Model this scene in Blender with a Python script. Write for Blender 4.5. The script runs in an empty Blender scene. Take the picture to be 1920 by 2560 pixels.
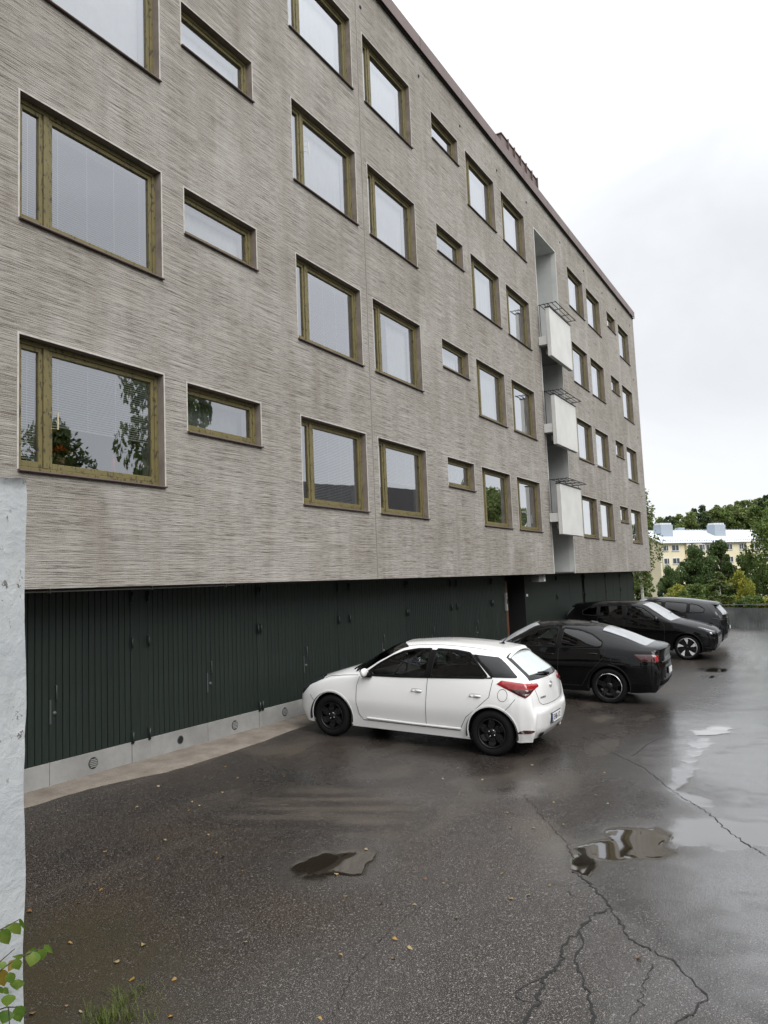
import bpy, bmesh, math, random
import numpy as np
from mathutils import Vector, Matrix, noise as mnoise
from mathutils.bvhtree import BVHTree
from mathutils.geometry import delaunay_2d_cdt
R = math.radians
random.seed(7)
scene = bpy.context.scene

# ------------------------------------------------------------------ camera
cam_d = bpy.data.cameras.new('camera'); cam = bpy.data.objects.new('camera', cam_d)
scene.collection.objects.link(cam); scene.camera = cam
cam_d.sensor_fit = 'VERTICAL'; cam_d.sensor_height = 24.0; cam_d.sensor_width = 18.0
cam_d.lens = 1912.53 / 2560 * 24.0
cam_d.clip_start = 0.05; cam_d.clip_end = 3000
CAM = Vector((-12.4634, -7.3923, 2.2572))
def cam_axes(yaw, pitch, roll):
    fw = Vector((math.sin(yaw)*math.cos(pitch), math.cos(yaw)*math.cos(pitch), math.sin(pitch)))
    r = Vector((math.cos(yaw), -math.sin(yaw), 0)); u = r.cross(fw)
    return r*math.cos(roll)+u*math.sin(roll), u*math.cos(roll)-r*math.sin(roll), fw
_r, _u, _f = cam_axes(R(59.98), R(5.36), R(-2.35))
cam.matrix_world = Matrix(((_r.x, _u.x, -_f.x, CAM.x), (_r.y, _u.y, -_f.y, CAM.y), (_r.z, _u.z, -_f.z, CAM.z), (0, 0, 0, 1)))

# ------------------------------------------------------------------ overcast sky and soft sun
SUN_EL, SUN_AZ = R(42), R(203)          # azimuth clockwise from +Y
world = bpy.data.worlds.new('World'); scene.world = world; world.use_nodes = True
wn = world.node_tree.nodes; wl = world.node_tree.links; wn.clear()
w_out = wn.new('ShaderNodeOutputWorld'); w_add = wn.new('ShaderNodeAddShader')
w_sky = wn.new('ShaderNodeTexSky'); w_sky.sky_type = 'NISHITA'; w_sky.sun_disc = False
w_sky.sun_elevation = SUN_EL; w_sky.sun_rotation = SUN_AZ; w_sky.air_density = 1.0; w_sky.dust_density = .6
w_b1 = wn.new('ShaderNodeBackground'); w_b1.inputs['Strength'].default_value = 0.05
w_tc = wn.new('ShaderNodeTexCoord'); w_map = wn.new('ShaderNodeMapping'); w_map.inputs['Scale'].default_value = (1.5, 1.5, 3.2)
w_no = wn.new('ShaderNodeTexNoise'); w_no.inputs['Scale'].default_value = 1.6; w_no.inputs['Detail'].default_value = 5; w_no.inputs['Roughness'].default_value = .55; w_no.inputs['Distortion'].default_value = .6
w_cr = wn.new('ShaderNodeValToRGB')
w_cr.color_ramp.elements[0].position = .32; w_cr.color_ramp.elements[0].color = (.665, .68, .70, 1)
w_cr.color_ramp.elements[1].position = .64; w_cr.color_ramp.elements[1].color = (.83, .838, .85, 1)
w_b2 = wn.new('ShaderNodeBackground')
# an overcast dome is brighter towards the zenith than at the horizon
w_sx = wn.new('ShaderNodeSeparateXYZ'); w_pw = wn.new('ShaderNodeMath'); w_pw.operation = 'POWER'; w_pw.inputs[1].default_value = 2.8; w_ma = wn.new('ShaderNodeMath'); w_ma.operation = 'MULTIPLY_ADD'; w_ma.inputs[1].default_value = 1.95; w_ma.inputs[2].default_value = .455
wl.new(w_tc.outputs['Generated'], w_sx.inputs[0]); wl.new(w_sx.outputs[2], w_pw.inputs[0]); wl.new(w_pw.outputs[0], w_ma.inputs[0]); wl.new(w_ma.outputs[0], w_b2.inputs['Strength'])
w_hs = wn.new('ShaderNodeHueSaturation'); w_hs.inputs['Saturation'].default_value = .22; wl.new(w_sky.outputs[0], w_hs.inputs['Color']); wl.new(w_hs.outputs[0], w_b1.inputs['Color']); wl.new(w_tc.outputs['Generated'], w_map.inputs[0]); wl.new(w_map.outputs[0], w_no.inputs['Vector'])
wl.new(w_no.outputs['Fac'], w_cr.inputs[0]); wl.new(w_cr.outputs[0], w_b2.inputs['Color'])
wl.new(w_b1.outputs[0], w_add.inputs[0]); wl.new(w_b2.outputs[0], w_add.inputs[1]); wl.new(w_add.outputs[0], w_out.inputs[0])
sun_d = bpy.data.lights.new('sun', 'SUN'); sun_d.energy = 1.5; sun_d.angle = R(40); sun_d.color = (1, .97, .93)
sun = bpy.data.objects.new('sun', sun_d); scene.collection.objects.link(sun)
_sd = Vector((math.sin(SUN_AZ)*math.cos(SUN_EL), math.cos(SUN_AZ)*math.cos(SUN_EL), math.sin(SUN_EL)))
sun.rotation_euler = _sd.to_track_quat('Z', 'Y').to_euler()
vs = scene.view_settings; vs.view_transform = 'Standard'; vs.look = 'None'; vs.exposure = 0.58; vs.gamma = 1.0; vs.use_curve_mapping = False
scene.render.engine = 'CYCLES'
scene.cycles.max_bounces = 6; scene.cycles.diffuse_bounces = 3; scene.cycles.glossy_bounces = 4; scene.cycles.transparent_max_bounces = 12
scene.cycles.caustics_reflective = False; scene.cycles.caustics_refractive = False
scene.cycles.use_denoising = True

# ------------------------------------------------------------------ helpers
COL = scene.collection
def tag(o, label=None, cat=None, group=None, kind=None):
    if label: o['label'] = label
    if cat: o['category'] = cat
    if group: o['group'] = group
    if kind: o['kind'] = kind
    return o
def empty(name, loc=(0, 0, 0), rz=0):
    o = bpy.data.objects.new(name, None); COL.objects.link(o); o.location = loc; o.rotation_euler = (0, 0, rz); o.empty_display_size = .2
    return o
def link(name, me, parent=None):
    o = bpy.data.objects.new(name, me); COL.objects.link(o)
    if parent is not None: o.parent = parent
    return o
class MB:
    def __init__(s): s.v = []; s.f = []; s.m = []; s.sm = []
    def add(s, vs, fs, m=0, smooth=False):
        b = len(s.v); s.v += [tuple(p) for p in vs]
        for f in fs: s.f.append(tuple(i+b for i in f)); s.m.append(m); s.sm.append(smooth)
        return s
    def box(s, x0, x1, y0, y1, z0, z1, m=0):
        return s.add([(x0,y0,z0),(x1,y0,z0),(x1,y1,z0),(x0,y1,z0),(x0,y0,z1),(x1,y0,z1),(x1,y1,z1),(x0,y1,z1)],
                     [(0,3,2,1),(4,5,6,7),(0,1,5,4),(1,2,6,5),(2,3,7,6),(3,0,4,7)], m)
    def bbox(s, x0, x1, y0, y1, z0, z1, b=.004, m=0):     # box with chamfered edges (vertical and front ones)
        vs = []; n = 0
        for z, k in ((z0, b), (z0+b, 0), (z1-b, 0), (z1, b)):
            for (px, py) in ((x0+b+k, y0+k), (x1-b-k, y0+k), (x1-k, y0+b+k), (x1-k, y1-b-k), (x1-b-k, y1-k), (x0+b+k, y1-k), (x0+k, y1-b-k), (x0+k, y0+b+k)):
                vs.append((px, py, z))
        fs = []
        for L in range(3):
            for i in range(8):
                j = (i+1) % 8; fs.append((L*8+i, L*8+j, L*8+8+j, L*8+8+i))
        fs.append(tuple(range(7, -1, -1))); fs.append(tuple(24+i for i in range(8)))
        return s.add(vs, fs, m)
    def tube(s, pts, r, n=6, m=0, smooth=True, cap=True):
        pts = [Vector(p) for p in pts]; rr = r if isinstance(r, (list, tuple)) else [r]*len(pts)
        vs = []; fs = []
        for i, p in enumerate(pts):
            d = (pts[min(i+1, len(pts)-1)]-pts[max(i-1, 0)]).normalized()
            a = d.orthogonal().normalized() if abs(d.z) > .95 else d.cross(Vector((0, 0, 1))).normalized()
            b = d.cross(a)
            for k in range(n):
                t = 2*math.pi*k/n; vs.append(p+(a*math.cos(t)+b*math.sin(t))*rr[i])
        for i in range(len(pts)-1):
            for k in range(n):
                j = (k+1) % n; fs.append((i*n+k, i*n+j, (i+1)*n+j, (i+1)*n+k))
        if cap: fs.append(tuple(range(n-1, -1, -1))); fs.append(tuple((len(pts)-1)*n+k for k in range(n)))
        return s.add(vs, fs, m, smooth)
    def lathe(s, prof, n=32, axis='y', c=(0, 0, 0), m=0, smooth=True):   # prof: (radius, height along axis)
        vs = []; fs = []
        for (r, h) in prof:
            for k in range(n):
                t = 2*math.pi*k/n; a, b = r*math.cos(t), r*math.sin(t)
                p = (a, h, b) if axis == 'y' else (a, b, h) if axis == 'z' else (h, a, b)
                vs.append((p[0]+c[0], p[1]+c[1], p[2]+c[2]))
        for i in range(len(prof)-1):
            for k in range(n):
                j = (k+1) % n; fs.append((i*n+k, (i+1)*n+k, (i+1)*n+j, i*n+j))
        return s.add(vs, fs, m, smooth)
    def prism(s, poly, h0, h1, axis='z', m=0):
        n = len(poly)
        def P(a, b, h): return (a, b, h) if axis == 'z' else (a, h, b) if axis == 'y' else (h, a, b)
        vs = [P(a, b, h0) for a, b in poly]+[P(a, b, h1) for a, b in poly]
        fs = [tuple(range(n-1, -1, -1)), tuple(range(n, 2*n))]+[(i, (i+1) % n, n+(i+1) % n, n+i) for i in range(n)]
        return s.add(vs, fs, m)
    def mesh(s, name, mats):
        me = bpy.data.meshes.new(name); me.from_pydata(s.v, [], s.f)
        for mt in (mats if isinstance(mats, (list, tuple)) else [mats]): me.materials.append(mt)
        me.polygons.foreach_set('material_index', s.m); me.polygons.foreach_set('use_smooth', s.sm); me.update()
        return me
    def build(s, name, mats, parent=None): return link(name, s.mesh(name, mats), parent)
def recalc(me):
    bm = bmesh.new(); bm.from_mesh(me); bmesh.ops.recalc_face_normals(bm, faces=bm.faces); bm.to_mesh(me); bm.free()
def grid_mesh(name, V, F, mat, smooth=True, attrs=None):
    me = bpy.data.meshes.new(name); me.vertices.add(len(V)); me.vertices.foreach_set('co', np.asarray(V, np.float32).ravel())
    F = np.asarray(F, np.int32); k = F.shape[1]
    me.loops.add(F.size); me.loops.foreach_set('vertex_index', F.ravel())
    me.polygons.add(len(F)); me.polygons.foreach_set('loop_start', np.arange(0, F.size, k, dtype=np.int32)); me.polygons.foreach_set('loop_total', np.full(len(F), k, np.int32))
    me.polygons.foreach_set('use_smooth', np.full(len(F), smooth, bool))
    if mat is not None: me.materials.append(mat)
    me.update(calc_edges=True); me.validate()
    for n, a in (attrs or {}).items():
        at = me.attributes.new(n, 'FLOAT', 'POINT'); at.data.foreach_set('value', np.asarray(a, np.float32))
    return me

shared = {}
def shared_mesh(key, fn):
    if key not in shared: shared[key] = fn()
    return shared[key]

# ------------------------------------------------------------------ material helpers
class NT:
    def __init__(s, name):
        s.mat = bpy.data.materials.new(name); s.mat.use_nodes = True; s.t = s.mat.node_tree; s.n = s.t.nodes; s.l = s.t.links
        s.n.clear(); s.out = s.n.new('ShaderNodeOutputMaterial'); s.p = s.n.new('ShaderNodeBsdfPrincipled'); s.l.new(s.p.outputs[0], s.out.inputs[0]); s._tc = None
    def node(s, t, **kw):
        n = s.n.new(t)
        for k, v in kw.items():
            if hasattr(n, k) and k not in n.inputs: setattr(n, k, v)
            else: n.inputs[k].default_value = v
        return n
    def tc(s, which='Object'):
        if s._tc is None: s._tc = s.n.new('ShaderNodeTexCoord')
        return s._tc.outputs[which]
    def noise(s, scale=(1, 1, 1), sc=1.0, detail=3, rough=.55, dist=0.0, coord='Object', vec=None):
        mp = s.n.new('ShaderNodeMapping'); mp.inputs['Scale'].default_value = scale if isinstance(scale, (tuple, list)) else (scale,)*3
        s.l.new(vec or s.tc(coord), mp.inputs[0])
        no = s.node('ShaderNodeTexNoise', Scale=sc, Detail=detail, Roughness=rough, Distortion=dist); s.l.new(mp.outputs[0], no.inputs['Vector'])
        return no.outputs['Fac']
    def ramp(s, fac, stops):
        r = s.n.new('ShaderNodeValToRGB'); e = r.color_ramp.elements
        while len(e) < len(stops): e.new(.5)
        for i, (p, c) in enumerate(stops):
            e[i].position = p; e[i].color = (c, c, c, 1) if isinstance(c, (int, float)) else (*c, 1)
        s.l.new(fac, r.inputs[0]); return r.outputs[0]
    def mix(s, fac, a, b, mode='MIX'):
        m = s.n.new('ShaderNodeMix'); m.data_type = 'RGBA'; m.blend_type = mode; m.clamp_factor = True
        for sock, v in ((m.inputs[0], fac), (m.inputs[6], a), (m.inputs[7], b)):
            if isinstance(v, (int, float)): sock.default_value = v if sock == m.inputs[0] else (v, v, v, 1)
            elif isinstance(v, tuple): sock.default_value = (*v, 1)
            else: s.l.new(v, sock)
        return m.outputs[2]
    def math(s, op, a, b=0.0, clamp=False):
        m = s.n.new('ShaderNodeMath'); m.operation = op; m.use_clamp = clamp
        for sock, v in ((m.inputs[0], a), (m.inputs[1], b)):
            if isinstance(v, (int, float)): sock.default_value = v
            else: s.l.new(v, sock)
        return m.outputs[0]
    def attr(s, name):
        a = s.n.new('ShaderNodeAttribute'); a.attribute_name = name; return a.outputs['Fac']
    def rand(s):
        return s.n.new('ShaderNodeObjectInfo').outputs['Random']
    def bump(s, h, strength=.5, dist=.01, normal=None):
        b = s.node('ShaderNodeBump', Strength=strength, Distance=dist); s.l.new(h, b.inputs['Height'])
        if normal is not None: s.l.new(normal, b.inputs['Normal'])
        s.l.new(b.outputs[0], s.p.inputs['Normal']); return b.outputs[0]
    def set(s, **kw):
        names = dict(color='Base Color', rough='Roughness', metal='Metallic', spec='Specular IOR Level', coat='Coat Weight', coat_rough='Coat Roughness', coat_ior='Coat IOR', alpha='Alpha', trans='Transmission Weight', ior='IOR', sss='Subsurface Weight')
        for k, v in kw.items():
            sock = s.p.inputs[names[k]]
            if isinstance(v, tuple): sock.default_value = (*v, 1)
            elif isinstance(v, (int, float)): sock.default_value = v
            else: s.l.new(v, sock)
        return s
def plain(name, col, rough=.5, metal=0.0, coat=0.0, var=.12, nscale=4.0, bump=0.0, bscale=60.0, spec=.5):
    m = NT(name); f = m.noise(sc=nscale, detail=4)
    c = m.mix(m.ramp(f, [(.3, 0.0), (.7, 1.0)]), tuple(x*(1-var) for x in col), tuple(min(1, x*(1+var)) for x in col))
    m.set(color=c, rough=rough, metal=metal, coat=coat, spec=spec)
    if bump: m.bump(m.noise(sc=bscale, detail=4), bump, .004)
    return m.mat

M = {}
# combed plaster: horizontal ragged ridges, pale crests and brown valleys
m = NT('combed_plaster')
warp = m.noise((.8, .8, 1.6), 1.0, 2)
wv = m.n.new('ShaderNodeVectorMath'); wv.operation = 'MULTIPLY_ADD'; wv.inputs[1].default_value = (0, 0, .05)
cx = m.n.new('ShaderNodeCombineXYZ'); m.l.new(warp, cx.inputs[2]); m.l.new(cx.outputs[0], wv.inputs[0]); m.l.new(m.tc(), wv.inputs[2])
ridge = m.noise((1.1, 1.1, 88), 1.0, 2, .55, .15, vec=wv.outputs[0])
ridge2 = m.noise((5, 5, 150), 1.0, 2, .6, .2, vec=wv.outputs[0])
grit = m.noise((1, 1, 1), 95, 2, .6)
h = m.math('ADD', m.math('MULTIPLY', ridge, .40), m.math('ADD', m.math('MULTIPLY', ridge2, .36), m.math('MULTIPLY', grit, .25)))
big = m.noise((.35, .35, .5), 1.0, 4, .6)
streak = m.noise((2.6, 2.6, .16), 1.0, 4, .6)
c = m.ramp(h, [(.405, (.105, .092, .080)), (.455, (.225, .203, .180)), (.50, (.340, .322, .292)), (.60, (.465, .446, .408))])
tone = m.math('ADD', m.math('MULTIPLY', big, .62), m.math('MULTIPLY', streak, .45))
c = m.mix(m.ramp(tone, [(.38, 1.0), (.62, 0.0)]), c, m.mix(1.0, c, (.75, .726, .695), 'MULTIPLY'))
pale = m.noise((.9, .9, .35), 1.0, 5, .62)
c = m.mix(m.ramp(pale, [(.54, 0.0), (.70, .42)]), c, (.50, .485, .455))
m.set(color=c, rough=.92, spec=.25); m.bump(h, .8, .022); M['plaster'] = m.mat
M['plaster_edge'] = plain('plaster_edge', (.33, .30, .27), .9, bump=.4)
M['reveal'] = plain('reveal_paint', (.24, .205, .175), .85, var=.25, bump=.3)
# peeling olive window paint
m = NT('olive_paint'); f = m.noise((3, 3, 1.6), 6, 5, .65, .5); g = m.noise((14, 14, 4), 3, 4, .6)
pe = m.ramp(m.math('ADD', m.math('MULTIPLY', f, .6), m.math('MULTIPLY', g, .4)), [(.545, 0.0), (.575, 1.0)])
c = m.mix(m.noise(sc=3), (.118, .098, .034), (.190, .158, .062)); c = m.mix(pe, c, (.055, .044, .03))
m.set(color=c, rough=.6); m.bump(m.math('SUBTRACT', 1.0, pe), .6, .004); M['olive'] = m.mat
M['sill'] = plain('sill_metal', (.085, .055, .048), .45, var=.2)
M['inner_white'] = plain('inner_white', (.72, .73, .73), .5, var=.05)
M['room'] = plain('room_paint', (.20, .195, .18), .8)
M['curtain'] = plain('curtain_cloth', (.86, .87, .88), .9, var=.05)
M['drape'] = plain('grey_drape', (.30, .32, .33), .9, var=.2)
M['blind'] = plain('blind_slats', (.66, .68, .70), .45, var=.03)
m = NT('window_glass')
fr = m.node('ShaderNodeFresnel', IOR=1.5); gl = m.node('ShaderNodeBsdfGlossy', Roughness=.012); gl.inputs['Color'].default_value = (.94, .96, 1, 1)
tr = m.n.new('ShaderNodeBsdfTransparent'); tr.inputs['Color'].default_value = (.93, .95, .945, 1); mx = m.n.new('ShaderNodeMixShader')
wob = m.node('ShaderNodeBump', Strength=.06, Distance=.02); m.l.new(m.noise(sc=1.6, detail=1), wob.inputs['Height']); m.l.new(wob.outputs[0], gl.inputs['Normal'])
# several panes one behind the other: N F / (1 + (N-1) F)
Rt = m.math('DIVIDE', m.math('MULTIPLY', fr.outputs[0], 9.0), m.math('ADD', 1.0, m.math('MULTIPLY', fr.outputs[0], 8.0)))
m.l.new(Rt, mx.inputs[0]); m.l.new(tr.outputs[0], mx.inputs[1]); m.l.new(gl.outputs[0], mx.inputs[2]); m.l.new(mx.outputs[0], m.out.inputs[0]); M['glass'] = m.mat
def tinted(name, tint, ior=1.5, rough=.01):
    m = NT(name); fr = m.node('ShaderNodeFresnel', IOR=ior); gl = m.node('ShaderNodeBsdfGlossy', Roughness=rough); tr = m.n.new('ShaderNodeBsdfTransparent'); tr.inputs['Color'].default_value = (*tint, 1)
    mx = m.n.new('ShaderNodeMixShader'); m.l.new(fr.outputs[0], mx.inputs[0]); m.l.new(tr.outputs[0], mx.inputs[1]); m.l.new(gl.outputs[0], mx.inputs[2]); m.l.new(mx.outputs[0], m.out.inputs[0]); return m.mat
M['car_glass'] = tinted('car_glass', (.78, .82, .80), 1.5); M['privacy_glass'] = tinted('privacy_glass', (.06, .065, .07), 1.6)
M['brown_metal'] = plain('brown_flashing', (.135, .092, .082), .42, var=.15, nscale=1.5)
M['dark_metal'] = plain('dark_metal', (.012, .012, .013), .5)
M['green_hinge'] = plain('green_hinge', (.012, .020, .018), .5)
M['steel'] = plain('worn_steel', (.09, .095, .095), .5, metal=.5)
# dark green garage boards
m = NT('green_boards'); f = m.noise((9, 9, .8), 2.2, 5, .6); w = m.noise((3, 3, .55), 1.3, 4, .65)
c = m.mix(m.ramp(f, [(.3, 0.0), (.7, 1.0)]), (.0070, .0120, .0092), (.0142, .0232, .0180)); c = m.mix(m.ramp(w, [(.58, 0.0), (.78, .75)]), c, (.030, .046, .040))
c = m.mix(m.math('MULTIPLY', m.rand(), .35), c, (.006, .010, .009)); m.set(color=c, rough=.55, spec=.4); m.bump(f, .25, .003); M['boards'] = m.mat
m = NT('kick_plate'); f = m.noise(sc=2.2, detail=6, rough=.65); c = m.mix(m.ramp(f, [(.3, 0.0), (.75, 1.0)]), (.24, .24, .232), (.38, .38, .37)); m.set(color=c, rough=.5, metal=.25); m.bump(m.noise(sc=9), .15, .01); M['kick'] = m.mat
M['white_concrete'] = plain('painted_concrete', (.56, .57, .55), .8, var=.10, nscale=2.0, bump=.25)
M['stairwell'] = plain('stairwell_paint', (.50, .51, .50), .8, var=.05)
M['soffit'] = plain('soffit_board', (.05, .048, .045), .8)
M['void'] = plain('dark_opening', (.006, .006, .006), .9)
M['red_wood'] = plain('red_brown_wood', (.11, .04, .02), .5, var=.3)
M['white_plastic'] = plain('white_plastic', (.75, .75, .74), .4, var=.03)
M['roofing'] = plain('roof_felt', (.04, .04, .042), .9)

# ------------------------------------------------------------------ ground
def gz_np(X, Y):
    sp = lambda v: np.logaddexp(0, v*1.2)/1.2
    a = .07-.028*(sp(X+1)-sp(X-11.5))-.035*sp(X-21)
    t = .65-Y; tc_ = np.clip(t, 0, 6.45)
    return a+np.where(t < 6.45, -.27*(1-(1-tc_/6.45)**1.6), -.27+.012*(t-6.45))
def gz(x, y): return float(gz_np(np.array([float(x)]), np.array([float(y)]))[0])
_rng = np.random.RandomState(3); _lat = _rng.rand(256, 256)
def vnoise(x, y):
    xi = np.floor(x).astype(int); yi = np.floor(y).astype(int); fx = x-xi; fy = y-yi; fx = fx*fx*(3-2*fx); fy = fy*fy*(3-2*fy)
    L = lambda a, b: _lat[a % 256, b % 256]
    return (L(xi, yi)*(1-fx)+L(xi+1, yi)*fx)*(1-fy)+(L(xi, yi+1)*(1-fx)+L(xi+1, yi+1)*fx)*fy
def fbm(x, y, o=4):
    s = 0; a = .5; t = 0
    for i in range(o): s = s+a*vnoise(x*2**i+17.3*i, y*2**i+9.1*i); t += a; a *= .5
    return s/t
def sst(a, b, x): t = np.clip((x-a)/(b-a), 0, 1); return t*t*(3-2*t)
def poly_sd(X, Y, P):           # signed distance, negative inside
    d = np.full(X.shape, 1e9); ins = np.zeros(X.shape, bool); n = len(P)
    for i in range(n):
        x0, y0 = P[i]; x1, y1 = P[(i+1) % n]; ex, ey = x1-x0, y1-y0
        t = np.clip(((X-x0)*ex+(Y-y0)*ey)/(ex*ex+ey*ey+1e-9), 0, 1)
        d = np.minimum(d, np.hypot(X-x0-t*ex, Y-y0-t*ey))
        c = ((y0 > Y) != (y1 > Y)) & (X < (x1-x0)*(Y-y0)/((y1-y0) if abs(y1-y0) > 1e-9 else 1e-9)+x0); ins ^= c
    return np.where(ins, -d, d)
def line_d(X, Y, P):
    d = np.full(X.shape, 1e9)
    for (x0, y0), (x1, y1) in zip(P[:-1], P[1:]):
        ex, ey = x1-x0, y1-y0; t = np.clip(((X-x0)*ex+(Y-y0)*ey)/(ex*ex+ey*ey+1e-9), 0, 1)
        d = np.minimum(d, np.hypot(X-x0-t*ex, Y-y0-t*ey))
    return d
def axis(a, b, step, lo, hi, g=1.13):
    l = list(np.arange(a, b+1e-6, step)); s = step; x = b
    while x < hi: s *= g; x = min(hi, x+s); l.append(x)
    s = step; x = a; f = []
    while x > lo: s *= g; x = max(lo, x-s); f.append(x)
    return np.array(f[::-1]+l)
xs = axis(-10.2, 3.0, .05, -34, 36.9); ys = axis(-7.6, .70, .05, -28, 9)
GX, GY = np.meshgrid(xs, ys, indexing='ij'); gx, gy = GX.ravel(), GY.ravel()
nA = fbm(gx*1.3, gy*1.3); nB = fbm(gx*5, gy*5, 3); nC = fbm(gx*.45+40, gy*.45)
jit = (nB-.5)*.22+(nA-.5)*.30
ang = gx*.50-gy*.86; acr = gx*.86+gy*.50
PUD = [([(-6.95,-3.2),(-6.69,-3.21),(-6.44,-3.34),(-6.27,-3.54),(-6.49,-3.65),(-6.86,-3.7),(-7.14,-3.57),(-7.14,-3.37)], .5, 1.0),
 ([(-5.7,-5.21),(-5.5,-5.21),(-5.13,-5.3),(-4.74,-5.33),(-4.59,-5.48),(-4.48,-5.72),(-4.6,-5.87),(-5.07,-5.95),(-5.36,-5.8),(-5.47,-5.61),(-5.64,-5.46),(-6.02,-5.5),(-6.06,-5.43),(-5.87,-5.26)], .35, 1.0),
 ([(-4.54,-5.82),(-4.12,-5.9),(-4.0,-6.21),(-3.8,-7.6),(-4.7,-7.6),(-4.88,-6.39),(-5.07,-5.95)], .8, 1.0),
 ([(-3.18,-5.63),(-3.13,-5.82),(-3.38,-6.04),(-3.57,-6.1),(-3.8,-6.05),(-3.61,-5.89)], .35, 1.0),
 ([(.62,-5.32),(1.29,-5.58),(1.3,-5.79),(.5,-5.8),(.17,-5.58),(.24,-5.41)], .6, 1.0),
 ([(.17,-5.48),(.04,-5.66),(-1.63,-5.67),(-2.96,-5.76),(-3.18,-5.63),(-1.96,-5.56)], .5, .85),
 ([(-3.92,-3.77),(-3.63,-3.86),(-3.61,-4.05),(-3.94,-4.12),(-4.15,-4.01),(-4.09,-3.81)], .4, .45),
 ([(10.74,-4.19),(11.2,-4.54),(10.74,-4.68),(10.12,-4.31)], .5, 1.0), ([(9.34,-4.41),(9.76,-4.79),(9.49,-4.82),(8.91,-4.47)], .5, 1.0)]
puddle = np.zeros(gx.shape)
for P, j, amt in PUD:
    sd = poly_sd(gx, gy, P)+jit*j; puddle = np.maximum(puddle, amt*sst(.13, -.11, sd+(nB-.5)*.18))
WET = [(-6.11,-5.54),(-5.12,-5.96),(-3.2,-5.6),(-1.4,-4.46),(1.0,-4.4),(4,-5.4),(36,-3),(36,-28),(-12,-28),(-7.69,-7.4),(-7.53,-6.57),(-7.07,-6.23)]
wetn = fbm(ang*1.1+3, acr*2.6+7, 5); wetf = fbm(gx*9, gy*9, 3)
wet = sst(1.0, -1.1, poly_sd(gx, gy, WET)+jit*2.6)*np.clip(.80+.7*sst(.28, .66, wetn)+.55*(wetf-.5), 0, 1)
wet = np.maximum(wet, .55*sst(.45, .75, nC)*sst(-.4, -1.6, gy))
for P, j, amt in PUD: wet = np.maximum(wet, .75*sst(.45, .0, poly_sd(gx, gy, P)+jit*.8))
wet = np.maximum(wet, sst(.3, .7, puddle)); wet *= sst(.45, -.15, gy+jit*.5)                           # dry under the overhang
SAND = [(-6.1,-1.86),(-5.59,-2.72),(-5.87,-3.23),(-5.85,-3.42),(-4.9,-3.0),(-4.24,-2.62),(-4.97,-2.11),(-5.45,-1.97)]
streaks = fbm(ang*.9+5, acr*6.5, 3)
sand = sst(.55, -.35, poly_sd(gx, gy, SAND)+jit*1.4)*sst(.36, .70, streaks)*.62
sand = np.maximum(sand, .16*sst(.14, 0, line_d(gx, gy, [(-8.9,-1.8),(-8.1,-1.85),(-7.3,-1.9),(-6.6,-2.0)])+jit*.4))
sand = np.maximum(sand, .42*sst(.56, .74, fbm(gx*.8+3, gy*1.6, 4))*sst(-7.5, -4.5, gx)*sst(-6, -4, gy))
sand = np.maximum(sand, .55*sst(.35, .0, line_d(gx, gy, [(-5.6,-5.1),(-5.2,-4.85),(-4.9,-4.6)])+jit*.6))
MOSS = [(-8.67,-1.94),(-7.98,-2.39),(-8.54,-3.65),(-8.89,-3.79),(-9.0,-4.05),(-10.2,-4.2),(-10.2,-1.5)]
moss = sst(.35, -.5, poly_sd(gx, gy, MOSS)+jit*1.2)
brown = np.clip(.30+1.1*(nA-.45), 0, 1)*sst(-5.6, -3.6, gy)
old = sst(.07, -.07, jit*.35+poly_sd(gx, gy, [(-12,-8),(-7.69,-6.9),(-7.53,-6.57),(-7.07,-6.23),(-6.11,-5.54),(-5.7,-5.21),(-4.9,-4.8),(-4.0,-4.15),(-3.6,-3.5),(-3.6,0),(-12,0)]))*sst(-2.6, -4.9, gy+jit*1.5)   # paler worn asphalt up to the patch seam
flat = 1-sst(.0, .5, puddle)
gzv = gz_np(gx, gy)+(nC-.5)*.03*sst(.6, -.5, gy)+(nB-.5)*.004*flat-.004*sst(.3, .8, puddle)
nx, ny = len(xs), len(ys); I, J = np.meshgrid(np.arange(nx-1), np.arange(ny-1), indexing='ij'); q = (I*ny+J).ravel()
F = np.stack([q, q+ny, q+ny+1, q+1], 1)
m = NT('wet_asphalt')
pud, we, sa, mo, br, ol = (m.attr(n) for n in ('puddle', 'wet', 'sand', 'moss', 'brown', 'old'))
g1 = m.noise(sc=95, detail=2, rough=.7); g2 = m.noise(sc=230, detail=1); mid = m.noise(sc=7, detail=5, rough=.65); big = m.noise(sc=.9, detail=4)
vo = m.node('ShaderNodeTexVoronoi', Scale=125.0); m.l.new(m.tc(), vo.inputs['Vector'])
c = m.mix(m.ramp(mid, [(.3, 0.0), (.7, 1.0)]), (.0062, .0048, .0042), (.0160, .0128, .0115))
c = m.mix(m.math('MULTIPLY', ol, .75), c, (.040, .036, .034))
c = m.mix(m.math('MULTIPLY', br, .8), c, (.036, .0235, .0140))
g3 = m.noise(sc=150, detail=1); stone = m.math('MAXIMUM', m.math('MULTIPLY', m.ramp(g3, [(.55, 0.0), (.61, 1.0)]), m.ramp(g2, [(.42, 0.0), (.54, 1.0)])), m.math('MULTIPLY', m.ramp(m.noise(sc=62, detail=1), [(.655, 0.0), (.685, 1.0)]), 1.0))
c = m.mix(m.math('MULTIPLY', stone, m.math('ADD', .48, m.math('MULTIPLY', ol, .22))), c, (.34, .31, .285))
c = m.mix(m.ramp(g1, [(.30, .75), (.44, 0.0)]), c, (.006, .0055, .005))
c = m.mix(m.math('MULTIPLY', mo, m.ramp(mid, [(.3, .35), (.6, .85)])), c, (.040, .033, .018))
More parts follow.
